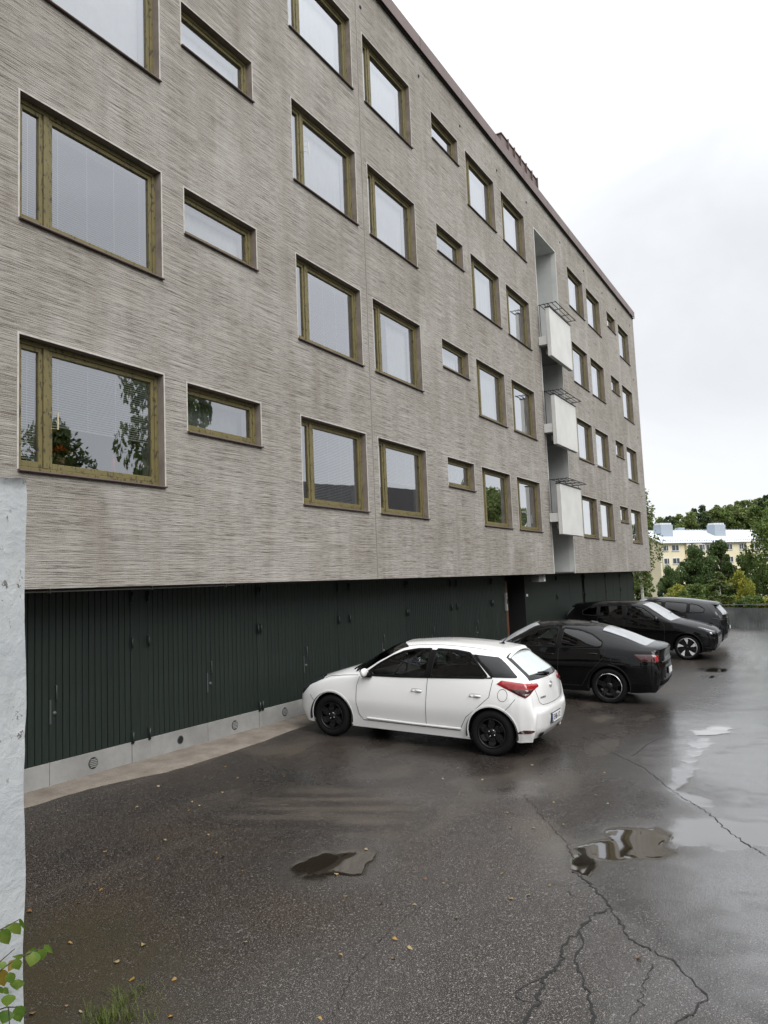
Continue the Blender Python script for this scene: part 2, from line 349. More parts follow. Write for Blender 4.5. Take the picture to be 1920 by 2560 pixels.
c = m.mix(m.math('MULTIPLY', sa, m.ramp(g1, [(.35, .55), (.6, 1.0)])), c, (.115, .098, .078))
c = m.mix(m.math('MULTIPLY', we, .45), c, (.012, .0115, .012))
c = m.mix(m.math('MULTIPLY', pud, .85), c, (.020, .015, .009))
dry = m.math('SUBTRACT', 1.0, we); ro = m.math('ADD', .12, m.math('MULTIPLY', dry, .22)); ro = m.math('ADD', ro, m.math('MULTIPLY', m.math('SUBTRACT', mid, .5), .22)); ro = m.math('ADD', ro, m.math('MULTIPLY', sa, .25))
ro = m.mix(m.ramp(pud, [(.35, 0.0), (.75, 1.0)]), ro, .025)
m.set(color=c, rough=ro, spec=.22, coat=m.math('MULTIPLY', m.math('MULTIPLY', we, m.math('MAXIMUM', pud, m.ramp(g1, [(.34, .55), (.52, 1.0)]))), 1.0), coat_rough=m.mix(m.ramp(pud, [(.35, 0.0), (.75, 1.0)]), .20, .02), coat_ior=3.0)
hh = m.math('ADD', m.math('MULTIPLY', g1, .7), m.math('MULTIPLY', mid, .5)); hh = m.math('MULTIPLY', hh, m.math('SUBTRACT', 1.0, m.ramp(pud, [(.3, 0.0), (.7, .985)])))
wetb = m.math('SUBTRACT', 1.0, m.math('MULTIPLY', we, .55)); hh = m.math('MULTIPLY', hh, wetb)
m.bump(hh, .7, .006)
cb = m.node('ShaderNodeBump', Strength=.65, Distance=.007); m.l.new(hh, cb.inputs['Height']); m.l.new(cb.outputs[0], m.p.inputs['Coat Normal']); M['asphalt'] = m.mat
yard = link('asphalt_yard', grid_mesh('asphalt_yard', np.stack([gx, gy, gzv], 1), F, M['asphalt'], True, dict(puddle=puddle, wet=wet, sand=sand, moss=moss, brown=brown, old=old)))
tag(yard, 'wet dark asphalt yard with puddles in front of the garages', kind='structure')

# cracks in the asphalt: narrow ragged dark grooves
M['crack'] = plain('crack_dirt', (.007, .0065, .006), .55, bump=.5)
CR = [([(-6.55,-5.78),(-6.75,-5.68),(-7.01,-5.68),(-7.26,-5.64),(-7.52,-5.69),(-7.69,-5.66),(-8.01,-5.70),(-8.4,-5.73)], .026), ([(-7.01,-5.68),(-7.23,-5.76),(-7.40,-5.76),(-7.65,-5.87),(-7.87,-5.99),(-8.2,-6.1)], .022),
 ([(-7.69,-5.66),(-7.91,-5.57),(-8.02,-5.59),(-8.02,-5.68)], .014), ([(-6.55,-5.78),(-6.36,-5.66),(-6.14,-5.49),(-5.92,-5.28)], .022), ([(-6.55,-5.78),(-6.99,-6.01),(-7.10,-6.18),(-7.23,-6.35),(-7.39,-6.47),(-7.53,-6.57),(-7.73,-6.53),(-7.9,-6.45)], .016),
 ([(-7.28,-6.22),(-7.57,-6.21),(-7.78,-6.25),(-7.99,-6.23)], .011), ([(-3.18,-5.63),(-3.89,-6.11),(-4.36,-6.33),(-4.71,-6.52),(-5.0,-6.73)], .014), ([(-3.18,-5.63),(-2.28,-5.14),(-1.44,-4.46),(-.5,-3.8)], .013),
 ([(-1.72,-4.87),(-.69,-4.91),(-.26,-4.99)], .014), ([(-4.02,-4.18),(-4.52,-4.51),(-4.93,-4.79),(-5.38,-5.11),(-5.69,-5.23)], .010), ([(-6.14,-5.49),(-6.31,-5.35),(-6.29,-5.19)], .006), ([(-6.38,-5.38),(-6.47,-5.53)], .006),
 ([(-8.75,-4.75),(-8.1,-4.55),(-7.6,-4.5),(-7.0,-4.5),(-6.6,-4.6)], .005)]
_bv = None
def yard_z(x, y):
    i = min(max(np.searchsorted(xs, x)-1, 0), nx-2); j = min(max(np.searchsorted(ys, y)-1, 0), ny-2)
    a = (x-xs[i])/(xs[i+1]-xs[i]); b = (y-ys[j])/(ys[j+1]-ys[j]); Z = lambda p, q_: gzv[p*ny+q_]
    return float((Z(i, j)*(1-a)+Z(i+1, j)*a)*(1-b)+(Z(i, j+1)*(1-a)+Z(i+1, j+1)*a)*b)
for P, w in CR:
    rg = random.Random(int(w*1e4)+len(P)); pts = []
    for (a, b) in zip(P[:-1], P[1:]):
        n = max(2, int(math.hypot(b[0]-a[0], b[1]-a[1])/.035))
        for k in range(n): t = k/n; pts.append((a[0]+(b[0]-a[0])*t+rg.gauss(0, .010), a[1]+(b[1]-a[1])*t+rg.gauss(0, .010)))
    pts.append(P[-1]); mb = MB(); vs_ = []; fs_ = []
    for i, p in enumerate(pts):
        q0, q1 = pts[max(i-1, 0)], pts[min(i+1, len(pts)-1)]; dx, dy = q1[0]-q0[0], q1[1]-q0[1]; L = math.hypot(dx, dy) or 1
        ww = .82*w*(.35+.9*rg.random())*(.4 if i in (0, len(pts)-1) else 1)*.5
        for s_ in (-1, 1): x, y = p[0]-dy/L*ww*s_, p[1]+dx/L*ww*s_; vs_.append((x, y, yard_z(x, y)+.0035))
    for i in range(len(pts)-1): fs_.append((2*i, 2*i+1, 2*i+3, 2*i+2))
    mb.add(vs_, fs_); mb.build('crack', M['crack'], yard)

# terrain round the yard
def terrain(x, y):
    x = np.asarray(x, float); y = np.asarray(y, float)
    z = gz_np(np.minimum(x, 37.), np.clip(y, -28, .6))-.16
    z = z-4.6*sst(37, 110, x)+15*sst(185, 330, x)+10*sst(60, 200, y)*sst(60, 160, x)
    return z
def tz(x, y): return float(terrain(np.array([x]), np.array([y]))[0])
tx = axis(-40, 60, 2.5, -500, 900, 1.2); ty = axis(-40, 40, 2.5, -600, 700, 1.2)
TX, TY = np.meshgrid(tx, ty, indexing='ij'); a_, b_ = TX.ravel(), TY.ravel(); I, J = np.meshgrid(np.arange(len(tx)-1), np.arange(len(ty)-1), indexing='ij'); q = (I*len(ty)+J).ravel(); n_ = len(ty)
m = NT('grass_ground'); f = m.noise(sc=.6, detail=6, rough=.7); m.set(color=m.mix(m.ramp(f, [(.3, 0.0), (.7, 1.0)]), (.025, .035, .012), (.06, .075, .025)), rough=.95); m.bump(m.noise(sc=6, detail=4), .8, .1); M['grass_ground'] = m.mat
tag(link('ground', grid_mesh('ground', np.stack([a_, b_, terrain(a_, b_)], 1), np.stack([q, q+n_, q+n_+1, q+1], 1), M['grass_ground'])), kind='structure')

# dry sandy concrete strip along the garages
m = NT('apron_concrete'); f = m.noise(sc=3.5, detail=6, rough=.65); g = m.noise(sc=60, detail=3)
c = m.mix(m.ramp(f, [(.3, 0.0), (.7, 1.0)]), (.135, .112, .088), (.245, .215, .180)); c = m.mix(m.ramp(g, [(.55, 0.0), (.72, .5)]), c, (.07, .06, .05)); m.set(color=c, rough=.9); m.bump(g, .5, .006); M['apron'] = m.mat
AX = np.arange(-11, 24.6, .12); edge = np.interp(AX, [-11, -7.18, -6.53, -5.99, -5.43, -4.48, -3.0, -1.5, 25], [.22, .207, .166, .133, -.05, -.11, .06, .15, .15])+(fbm(AX*1.7, AX*0+2)-.5)*.12
V = []; Fq = []
ROWS = 7
for i, x in enumerate(AX):
    for k in range(ROWS):
        y = .66+(edge[i]-.66)*k/(ROWS-1); V.append((x, y, yard_z(x, y)+(.012 if k < ROWS-1 else -.004)))
for i in range(len(AX)-1):
    for k in range(ROWS-1): Fq.append((i*ROWS+k, i*ROWS+k+1, (i+1)*ROWS+k+1, (i+1)*ROWS+k))
tag(link('garage_apron', grid_mesh('garage_apron', V, Fq, M['apron'])), kind='structure')

# ------------------------------------------------------------------ apartment building
ST = 2.80; ZB = 2.355; ZT = 14.80; XL, XR = -16.0, 25.465; SEAM = 0.0; DEPTH = 12.0
RX0, RX1, RZT = 10.703, 12.922, 13.49
bld = empty('apartment_building', (0, 0, 0)); tag(bld, 'long four-storey apartment block with combed plaster walls above dark green garages', 'building')
COLS = {'A': (-7.418, -5.335), 'B': (-4.903, -3.348), 'C': (-2.298, -.245), 'D': (.214, 2.247), 'E': (3.341, 4.855), 'F': (5.338, 7.308), 'G': (7.841, 9.796), 'H': (14.315, 16.339), 'I': (16.811, 18.825), 'J': (20.027, 21.522), 'K': (22.038, 24.068)}
SMALL = 'BEJ'
def win_z(c, fl): return ((4.427, 5.102) if c in SMALL else (3.631, 5.120) if c == 'A' else (3.614, 5.094)) if fl == 0 else tuple(z+ST*fl for z in win_z(c, 0))
openings = [(COLS[c][0], COLS[c][1], *win_z(c, fl), c, fl) for c in COLS for fl in range(4)]
def facade(x0, x1, z0, z1, holes, name, y=0.0):
    gxs = sorted({x0, x1, *[h[0] for h in holes], *[h[1] for h in holes]}); gzs = sorted({z0, z1, *[h[2] for h in holes], *[h[3] for h in holes]})
    mb = MB(); idx = {}
    def vid(x, z):
        if (x, z) not in idx: idx[(x, z)] = len(mb.v); mb.v.append((x, y, z))
        return idx[(x, z)]
    for i in range(len(gxs)-1):
        for k in range(len(gzs)-1):
            cx_, cz_ = (gxs[i]+gxs[i+1])/2, (gzs[k]+gzs[k+1])/2
            if any(h[0] < cx_ < h[1] and h[2] < cz_ < h[3] for h in holes): continue
            mb.f.append((vid(gxs[i], gzs[k]), vid(gxs[i+1], gzs[k]), vid(gxs[i+1], gzs[k+1]), vid(gxs[i], gzs[k+1]))); mb.m.append(0); mb.sm.append(False)
    for h in holes:          # reveals
        a, b, c0, d = h[:4]; t = .16
        mb.add([(a, y, c0), (a, y+t, c0), (a, y+t, d), (a, y, d)], [(0, 1, 2, 3)], 1); mb.add([(b, y, c0), (b, y+t, c0), (b, y+t, d), (b, y, d)], [(3, 2, 1, 0)], 1)
        mb.add([(a, y, d), (b, y, d), (b, y+t, d), (a, y+t, d)], [(3, 2, 1, 0)], 1); mb.add([(a, y, c0), (b, y, c0), (b, y+t, c0), (a, y+t, c0)], [(0, 1, 2, 3)], 1)
    t = .16   # edge returns
    mb.add([(x0, y, z0), (x1, y, z0), (x1, y+t, z0), (x0, y+t, z0)], [(3, 2, 1, 0)], 2)
    mb.add([(x0, y, z0), (x0, y+t, z0), (x0, y+t, z1), (x0, y, z1)], [(3, 2, 1, 0)], 2); mb.add([(x1, y, z0), (x1, y+t, z0), (x1, y+t, z1), (x1, y, z1)], [(0, 1, 2, 3)], 2)
    return mb.build(name, [M['plaster'], M['reveal'], M['plaster_edge']], bld)
g_ = .008
facade(XL, SEAM-g_, ZB, ZT, [h for h in openings if h[1] < 0], 'wall')
facade(SEAM+g_, RX0, ZB, ZT, [h for h in openings if 0 < h[0] and h[1] < RX0], 'wall')
facade(RX0+.0005, RX1-.0005, RZT, ZT, [], 'wall'); facade(RX1, XR, ZB, ZT, [h for h in openings if h[0] > RX1], 'wall')
MB().box(SEAM-.03, SEAM+.03, .012, .10, ZB+.01, ZT-.01).build('joint_seal', plain('sealant', (.10, .092, .085), .7), bld)
# pale plaster fillet along openings of the recess
mb = MB(); mb.box(RX0-.035, RX0-.001, -.012, -.001, ZB, RZT+.03); mb.box(RX1+.001, RX1+.035, -.012, -.001, ZB, RZT+.03); mb.box(RX0-.001, RX1+.001, -.012, -.001, RZT+.001, RZT+.03)
mb.box(RX0+.0005, RX0+.004, -.012, .162, ZB, RZT-.0045); mb.box(RX1-.004, RX1-.0005, -.012, .162, ZB, RZT-.0045); mb.box(RX0+.0045, RX1-.0045, -.012, .162, RZT-.004, RZT-.0005)
mb.build('recess_trim', M['white_concrete'], bld)
# body behind the facade: end wall, back wall, roof, ceiling of the garages
mb = MB(); mb.add([(XR, 0.1601, ZB), (XR, DEPTH, ZB), (XR, DEPTH, ZT), (XR, .1601, ZT)], [(0, 1, 2, 3)]); mb.add([(XL, .1601, ZB), (XL, DEPTH, ZB), (XL, DEPTH, ZT), (XL, .1601, ZT)], [(3, 2, 1, 0)])
mb.add([(XL, DEPTH, ZB), (XR, DEPTH, ZB), (XR, DEPTH, ZT), (XL, DEPTH, ZT)], [(1, 0, 3, 2)]); mb.build('end_wall', M['plaster'], bld)
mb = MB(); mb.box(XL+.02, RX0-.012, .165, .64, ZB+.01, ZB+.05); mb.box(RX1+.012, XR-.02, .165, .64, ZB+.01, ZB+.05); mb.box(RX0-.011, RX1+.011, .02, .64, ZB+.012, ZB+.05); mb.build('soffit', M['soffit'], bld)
rf = MB().box(XL, XR-.01, .02, DEPTH, ZT-.05, ZT+.02).build('roof', M['roofing'], bld)
# brown sheet-metal flashing in lengths
x = XL; k = 0
while x < XR:
    x1 = min(x+2.35, XR+.06); mb = MB(); mb.prism([(-.085, ZT-.10), (-.075, ZT-.10), (-.072, ZT+.215), (.35, ZT+.26), (.35, ZT+.27), (-.085, ZT+.225)], x+.003, x1-.003, 'x')
    mb.prism([(-.085, ZT-.10), (-.105, ZT-.125), (-.100, ZT-.13), (-.07, ZT-.10)], x+.003, x1-.003, 'x'); mb.box(x1-.02, x1-.006, -.089, -.084, ZT-.09, ZT+.225)
    mb.build('flashing', M['brown_metal'], rf); x = x1
mb = MB(); mb.prism([(0, ZT-.10), (.0, ZT+.215), (DEPTH, ZT+.26), (DEPTH, ZT-.10)], XR+.05, XR+.06, 'x'); mb.build('flashing', M['brown_metal'], rf)
MB().box(XL, XR, -.055, -.001, ZT-.13, ZT-.101).build('eave_shadow_strip', M['dark_metal'], rf)  # dark strip added to draw the shadow line under the flashing
# ventilation housing on the roof, standing seams
vx0, vx1, vy0 = 9.15, 12.5, .35
vent = MB().box(vx0, vx1, vy0, vy0+1.6, ZT, 16.03).box(vx0-.03, vx1+.03, vy0-.03, vy0+1.63, 16.03, 16.06).build('ventilation_housing', M['brown_metal'], rf)
for i in range(1, 7):
    x = vx0+(vx1-vx0)*i/6-.02
    MB().box(x-.02, x+.02, vy0-.055, vy0-.001, ZT+.1, 16.10).build('standing_seam', M['brown_metal'], rf)
# drain holes below the eaves
for (x, z) in [(-5.2, 14.05), (-2.7, 14.05), (.2, 14.05), (2.779, 14.061), (5.085, 14.03), (7.625, 14.004), (10.134, 14.11), (13.627, 14.114), (16.644, 14.10), (19.471, 14.112), (21.847, 14.105), (24.656, 14.129), (24.6, 11.458), (24.6, 8.65), (24.6, 5.85), (24.7, 3.4)]:
    MB().lathe([(.022, -.012), (.038, -.012), (.038, .01), (.022, .01)], 12, 'y', (x, 0, z)).lathe([(.0, -.003), (.0225, -.003)], 12, 'y', (x, 0, z)).build('vent_hole', M['dark_metal'], bld)

# stair recess with airing balconies
mb = MB(); d = 1.6; a, b = RX0, RX1
mb.add([(a, .161, ZB), (a, d, ZB), (a, d, RZT), (a, .161, RZT)], [(0, 1, 2, 3)]); mb.add([(b, .161, ZB), (b, d, ZB), (b, d, RZT), (b, .161, RZT)], [(3, 2, 1, 0)])
mb.add([(a, d, ZB), (b, d, ZB), (b, d, RZT), (a, d, RZT)], [(0, 1, 2, 3)]); mb.add([(a, .161, RZT), (b, .161, RZT), (b, d, RZT), (a, d, RZT)], [(0, 1, 2, 3)]); mb.add([(a, .05, ZB+.051), (b, .05, ZB+.051), (b, d, ZB+.051), (a, d, ZB+.051)], [(0, 1, 2, 3)])
mb.build('stair_recess', M['stairwell'], bld)
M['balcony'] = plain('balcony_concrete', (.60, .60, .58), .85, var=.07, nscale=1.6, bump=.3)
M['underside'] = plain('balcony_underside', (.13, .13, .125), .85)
for k, zt in enumerate((5.11, 7.91, 10.71)):
    x0, x1, y0 = 10.50, 12.74, -.42
    bal = MB().bbox(x0, x1, y0, y0+.13, zt-1.56, zt, .008).build('balcony', M['balcony'], bld)
    MB().box(x0-.015, x1+.015, y0-.02, y0+.15, zt+.0005, zt+.028).build('cap_flashing', M['dark_metal'], bal)
    MB().box(RX0+.01, RX1-.01, y0+.131, 1.58, zt-1.16, zt-.89).box(x0+.02, RX0+.009, y0+.131, -.013, zt-1.16, zt-.89).build('slab', M['balcony'], bal)
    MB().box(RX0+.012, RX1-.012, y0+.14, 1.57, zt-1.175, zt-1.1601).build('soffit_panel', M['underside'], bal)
    mb = MB(); z = zt+.17; ya, yb = -.06, -.60; bars = [-.60, -.47, -.34, -.21, -.08]
    for y in bars: mb.tube([(x0+.08, y, z), (x1+.06, y, z)], .011 if y != yb else .016, 5)
    mb.build('drying_rack', M['dark_metal'], bal)
    for i in range(4):
        mb = MB(); x = x0+.10+(x1-x0-.10)*i/3; mb.tube([(x, ya+.02, z-.014), (x, yb-.02, z-.014)], .013, 5); mb.tube([(x, y0+.07, zt+.02), (x, y0+.07, z-.01)], .010, 5); mb.build('rack_bracket', M['dark_metal'], bal)
    MB().tube([(x0+.12, -.07, z), (x0+.12, -.07, zt-.89)], .011, 5).tube([(x0+.12, -.07, zt-.885), (x0+.12, -.28, zt-.885)], .011, 5).build('rail_post', M['dark_metal'], bal)
    MB().lathe([(.0, -.09), (.032, -.085), (.036, -.07), (.036, .07), (.0, .075)], 12, 'z', (RX0+.28, -.12, zt-1.26)).build('lamp', M['white_plastic'], bal)

# ---- windows
def frame_rect(mb, x0, x1, z0, z1, w, y0, y1, wb=None, b=.004):
    wb = wb or w
    mb.bbox(x0, x0+w, y0, y1, z0, z1, b); mb.bbox(x1-w, x1, y0, y1, z0, z1, b); mb.bbox(x0+w+.0005, x1-w-.0005, y0, y1, z0, z0+wb, b); mb.bbox(x0+w+.0005, x1-w-.0005, y0, y1, z1-w, z1, b)
def blind_mesh(x0, x1, z0, z1, y, pitch=.028, tilt=.009):
    mb = MB(); z = z1-.035
    mb.box(x0, x1, y-.014, y+.014, z1-.03, z1)
    while z > z0+.02:
        mb.add([(x0, y-.0115, z-tilt), (x1, y-.0115, z-tilt), (x1, y+.0115, z+tilt), (x0, y+.0115, z+tilt)], [(0, 1, 2, 3)]); z -= pitch
    mb.box(x0, x1, y-.012, y+.012, z0, z0+.016)
    for f in (.08, .36, .64, .92) if x1-x0 > .6 else (.5,):
        x = x0+(x1-x0)*f; mb.box(x-.003, x+.003, y-.0155, y-.0135, z0, z1)
    return mb
def curtain_mesh(x0, x1, z0, z1, y, amp=.03, n=40, seed=0):
    mb = MB(); rg = random.Random(seed); ph = rg.random()*6; vs_ = []
    for i in range(n+1):
        x = x0+(x1-x0)*i/n; yy = y+amp*math.sin(ph+i*1.15)+amp*.5*math.sin(i*.43+ph); vs_ += [(x, yy, z0), (x, yy*.6+y*.4, z1)]
    return mb.add(vs_, [(2*i, 2*i+2, 2*i+3, 2*i+1) for i in range(n)], 0, True)
M['border'] = plain('border_plaster', (.47, .445, .41), .9, var=.2, nscale=9, bump=.5)
CONTENT = {('A', 0): ('blind', .36), ('A', 1): ('blind', 0), ('A', 2): ('sheer', 0), ('A', 3): ('sheer', 0), ('B', 0): ('drape', 0), ('B', 1): ('sheer', 0), ('C', 0): ('blind', 0), ('C', 1): ('blind', 0), ('C', 2): ('sheer', 0), ('C', 3): ('sheer', 0), ('D', 0): ('blind', .45), ('E', 0): ('blind', 0), ('E', 2): ('blind', 0), ('F', 0): ('dark', 0), ('G', 0): ('drape', 0), ('H', 0): ('side', 0), ('I', 0): ('side', 0), ('J', 0): ('dark', 0), ('K', 0): ('side', 0)}
FL = ['lowest', 'second', 'third', 'top']
def window(x0, x1, z0, z1, c, fl):
    w, h = x1-x0, z1-z0; small = c in SMALL; y0 = .105
    mb = MB(); frame_rect(mb, .002, w-.002, .002, h-.002, .055, y0, y0+.10, .06)
    if not small: mb.bbox(.375, .445, y0-.004, y0+.10, .063, h-.058, .004)
    fr_ = link('window', mb.mesh('window', M['olive']), bld); fr_.location = (x0, 0, z0)
    cells = [(.058, w-.058)] if small else [(.058, .374), (.446, w-.058)]
    for i, (a, b) in enumerate(cells):
        mb = MB(); frame_rect(mb, a+.001, b-.001, .064, h-.059, .052, y0+.012, y0+.07, .066); sash = mb.build('sash', M['olive'], fr_)
        p = (a+.050, b-.050, .126, h-.108)
        MB().add([(p[0], y0+.04, p[2]), (p[1], y0+.04, p[2]), (p[1], y0+.04, p[3]), (p[0], y0+.04, p[3])], [(0, 1, 2, 3)]).build('pane', M['glass'], fr_)
        typ, frac = CONTENT.get((c, fl), ('sheer' if (ord(c)+fl) % 3 else 'side', 0)); zlo = .126+(p[3]-p[2])*frac if i or small else .126
        if typ == 'blind': blind_mesh(p[0], p[1], zlo, p[3], y0+.085).build('blind', M['blind'], fr_)
    # inner white frame, room box and soft furnishings
    mb = MB(); frame_rect(mb, .03, w-.03, .07, h-.06, .075, .206, .30, .06)
    if not small: mb.box(.385, .435, .2065, .30, .131, h-.136)
    mb.build('inner_frame', M['inner_white'], fr_)
    mb = MB(); a, b, c0, d0, e = -.25, w+.25, -.75 if not small else -1.4, h+.22, 2.6
    mb.add([(a, .31, c0), (b, .31, c0), (b, .31, d0), (a, .31, d0), (a, e, c0), (b, e, c0), (b, e, d0), (a, e, d0)], [(4, 5, 6, 7), (0, 4, 7, 3), (5, 1, 2, 6), (3, 7, 6, 2), (0, 1, 5, 4)])
    rm = mb.build('room', M['room'], fr_)
    if typ == 'sheer':
        curtain_mesh(.06, w-.06, .02, h+.1, .325, .010, 60, ord(c)*9+fl).build('curtain', M['curtain'], fr_)
    elif typ == 'drape': curtain_mesh(.06, w-.06, .02, h+.1, .40, .03, 50, ord(c)).build('curtain', M['drape'], fr_)
    elif typ == 'side':
        curtain_mesh(w*.52, w-.05, .02, h+.1, .34, .022, 26, ord(c)+fl).build('curtain', M['curtain'], fr_); curtain_mesh(.05, w*.30, .02, h+.1, .40, .03, 18, ord(c)+fl+5).build('curtain', M['curtain'], fr_)
    mb = MB(); e_ = .022
    mb.box(-e_, -.0005, -.004, -.0005, .0, h+e_); mb.box(w+.0005, w+e_, -.004, -.0005, .0, h+e_); mb.box(-.0004, w+.0004, -.004, -.0005, h+.0005, h+e_); mb.build('opening_border', M['border'], fr_)
    # drip sill
    mb = MB(); mb.prism([(-.045, -.012), (-.040, .002), (.104, .022), (.104, .004), (-.035, -.022)], -.012, w+.012, 'x'); mb.build('sill', M['sill'], fr_)
    return fr_
WIN = {}
for (x0, x1, z0, z1, c, fl) in openings: WIN[c, fl] = window(x0, x1, z0, z1, c, fl)
# thermometer brackets on two panes
for key in (('C', 2), ('I', 1)):
    fr_ = WIN[key]; mb = MB(); x, y = .50, .05
    for z in (.95, .85, .75): mb.tube([(x-.03, .10, z), (x-.03, y, z), (x+.05, y, z)], .004, 4)
    mb.box(x+.045, x+.06, y-.006, y+.006, .74, .97); mb.build('thermometer', M['white_plastic'], fr_)
mb = MB(); x = .47; y = .06
mb.box(x+.05, x+.066, y-.006, y+.006, .52, .72); mb.tube([(x-.02, .11, .53), (x+.06, y, .53)], .003, 4); mb.tube([(x-.02, .11, .71), (x+.06, y, .71)], .003, 4); mb.build('thermometer', plain('ivory_plastic', (.46, .40, .27), .5), WIN['A', 0])

# ---- garage wall, doors, posts
YG = .65; DZ0, DZ1, KZ = .075, 2.33, .345
gw = MB().box(XL, 8.15, YG+.075, YG+.16, -.3, ZB+.02).box(9.75, 24.55, YG+.075, YG+.16, -.8, ZB+.02).build('garage_wall', M['void'], bld)
MB().add([(24.551, YG, -1.2), (24.551, DEPTH, -1.2), (24.551, DEPTH, ZB), (24.551, YG, ZB)], [(0, 1, 2, 3)]).build('garage_end_wall', M['boards'], bld)
def plank_mesh(w, h):
    b = .006; return MB().add([(0, .03, 0), (0, b, 0), (b, 0, 0), (w-b, 0, 0), (w, b, 0), (w, .03, 0), (0, .03, h), (0, b, h), (b, 0, h), (w-b, 0, h), (w, b, h), (w, .03, h)],
        [(1, 2, 8, 7), (2, 3, 9, 8), (3, 4, 10, 9), (0, 1, 7, 6), (4, 5, 11, 10), (0, 5, 4, 3, 2, 1), (6, 7, 8, 9, 10, 11)])
def hinge(parent, x, z, y):
    mb = MB(); mb.box(x-.022, x+.022, y-.012, y-.002, z-.085, z+.085); mb.tube([(x, y-.026, z-.07), (x, y-.026, z+.07)], .015, 8); mb.build('hinge', M['green_hinge'], parent)
def leaf(x0, x1, handle_side=None, grille=None, detailed=True, z0=DZ0):
    w = x1-x0; n = max(1, round(w/.094)); pw = w/n
    bk = MB().box(x0+.004, x1-.004, YG+.03, YG+.07, z0, DZ1).build('garage_door', M['void'], bld)
    if detailed:
        me = shared_mesh(('plank', round(pw, 4)), lambda: plank_mesh(pw-.010, DZ1-z0-(KZ-DZ0)).mesh('plank', M['boards']))
        for i in range(n):
            o = link('plank', me, bk); o.location = (x0+.005+i*pw, YG-.002+random.uniform(0, .003), z0+KZ-DZ0)
    else:
        mb = MB()
        for i in range(n): a = x0+i*pw+.006; mb.box(a, a+pw-.012, YG-.001, YG+.029, z0+KZ-DZ0, DZ1)
        o = mb.build('planks', M['boards'], bk); tag(o, kind='stuff')
    MB().bbox(x0+.003, x1-.003, YG-.010, YG+.029, z0, z0+KZ-DZ0-.003, .003).build('kick_plate', M['kick'], bk)
    if grille:
        cx_, cz_ = (x0+x1)/2, z0+.135
        if grille == 'open':
            MB().lathe([(.048, -.016), (.056, -.016), (.058, -.0101)], 24, 'y', (cx_, YG, cz_)).build('vent_ring', M['steel'], bk); MB().lathe([(0, -.0115), (.05, -.0115)], 24, 'y', (cx_, YG, cz_)).build('vent_opening', M['void'], bk)
        else:
            MB().lathe([(.0, -.0112), (.062, -.0112), (.068, -.016), (.07, -.0101)], 24, 'y', (cx_, YG, cz_)).build('vent_grille', M['dark_metal'], bk)
            mb = MB()
            for k in range(-2, 3):
                hw = math.sqrt(.060**2-(k*.021)**2); mb.box(cx_-hw, cx_+hw, YG-.019, YG-.0125, cz_+k*.021-.006, cz_+k*.021+.006)
            mb.build('grille_slat', M['kick'], bk)
    if handle_side is not None:
        hx = x0+.075 if handle_side == 'l' else x1-.075; z = 1.14
        MB().tube([(hx, YG-.002, z-.08), (hx, YG-.035, z-.08), (hx, YG-.035, z+.08), (hx, YG-.002, z+.08)], .007, 6).build('handle', M['steel'], bk)
        MB().lathe([(0, -.022), (.020, -.020), (.026, -.002)], 12, 'y', (hx-.005, YG, .90)).build('lock', M['steel'], bk)
        ex = x0+.012 if handle_side == 'l' else x1-.012
        MB().box(ex-.012, ex+.012, YG-.0075, YG-.0025, .78, 1.06).build('strike_plate', M['steel'], bk)
    return bk
# first run of doors
def post(x0, x1, z0=DZ0-.02):
    p = MB().bbox(x0+.004, x1-.004, YG-.004, YG+.07, KZ, DZ1, .004).build('door_post', M['boards'], bld)
    MB().bbox(x0+.002, x1-.002, YG-.016, YG+.07, z0-.03, KZ-.004, .003).build('kick_plate', M['kick'], p)
    mb_x = (x0+x1)/2
    MB().box(mb_x-.003, mb_x+.003, YG-.0055, YG-.0045, KZ, DZ1-.01).build('groove', M['void'], p)
    return p
L0 = [(-7.685, -6.570, None, None), (-6.570, -5.355, 'l', 'grille'), (-5.055, -3.945, None, 'open'), (-3.945, -2.785, 'l', 'grille'), (-2.700, -1.555, None, 'grille'), (-1.555, -.440, 'l', 'grille'), (-.040, 1.135, None, 'grille'), (1.135, 2.230, 'l', 'grille'), (2.310, 3.405, None, None), (3.405, 4.500, 'l', None), (4.850, 5.960, None, None), (5.960, 7.06, 'l', None), (7.14, 8.15, None, None), (-8.80, -7.685, None, None)]
leaves = {}
for (a, b, hs, gr_) in L0: leaves[a] = leaf(a, b, hs, gr_, a < 2.2)
for (a, b) in ((-5.355, -5.055), (-2.785, -2.700), (-.440, -.040), (2.230, 2.310), (4.500, 4.850), (7.06, 7.14)):
    p = post(a, b)
    for z in (.40, 1.62, 2.22) if a < 3 else (1.62, 2.2):
        hinge(p, a+.008, z, YG-.004); hinge(p, b-.008, z, YG-.004)
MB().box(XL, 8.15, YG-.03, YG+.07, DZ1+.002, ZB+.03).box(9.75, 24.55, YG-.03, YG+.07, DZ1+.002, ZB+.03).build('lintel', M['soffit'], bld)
# conduit below the facade edge
mb = MB(); mb.tube([(-9, .20, ZB-.03), (-5.0, .20, ZB-.03), (-3.8, .20, ZB-.02)], .012, 6)
for x in (-6.9, -5.4, -4.0): mb.box(x-.01, x+.01, .18, .22, ZB-.05, ZB+.01)
mb.build('conduit', M['kick'], bld)
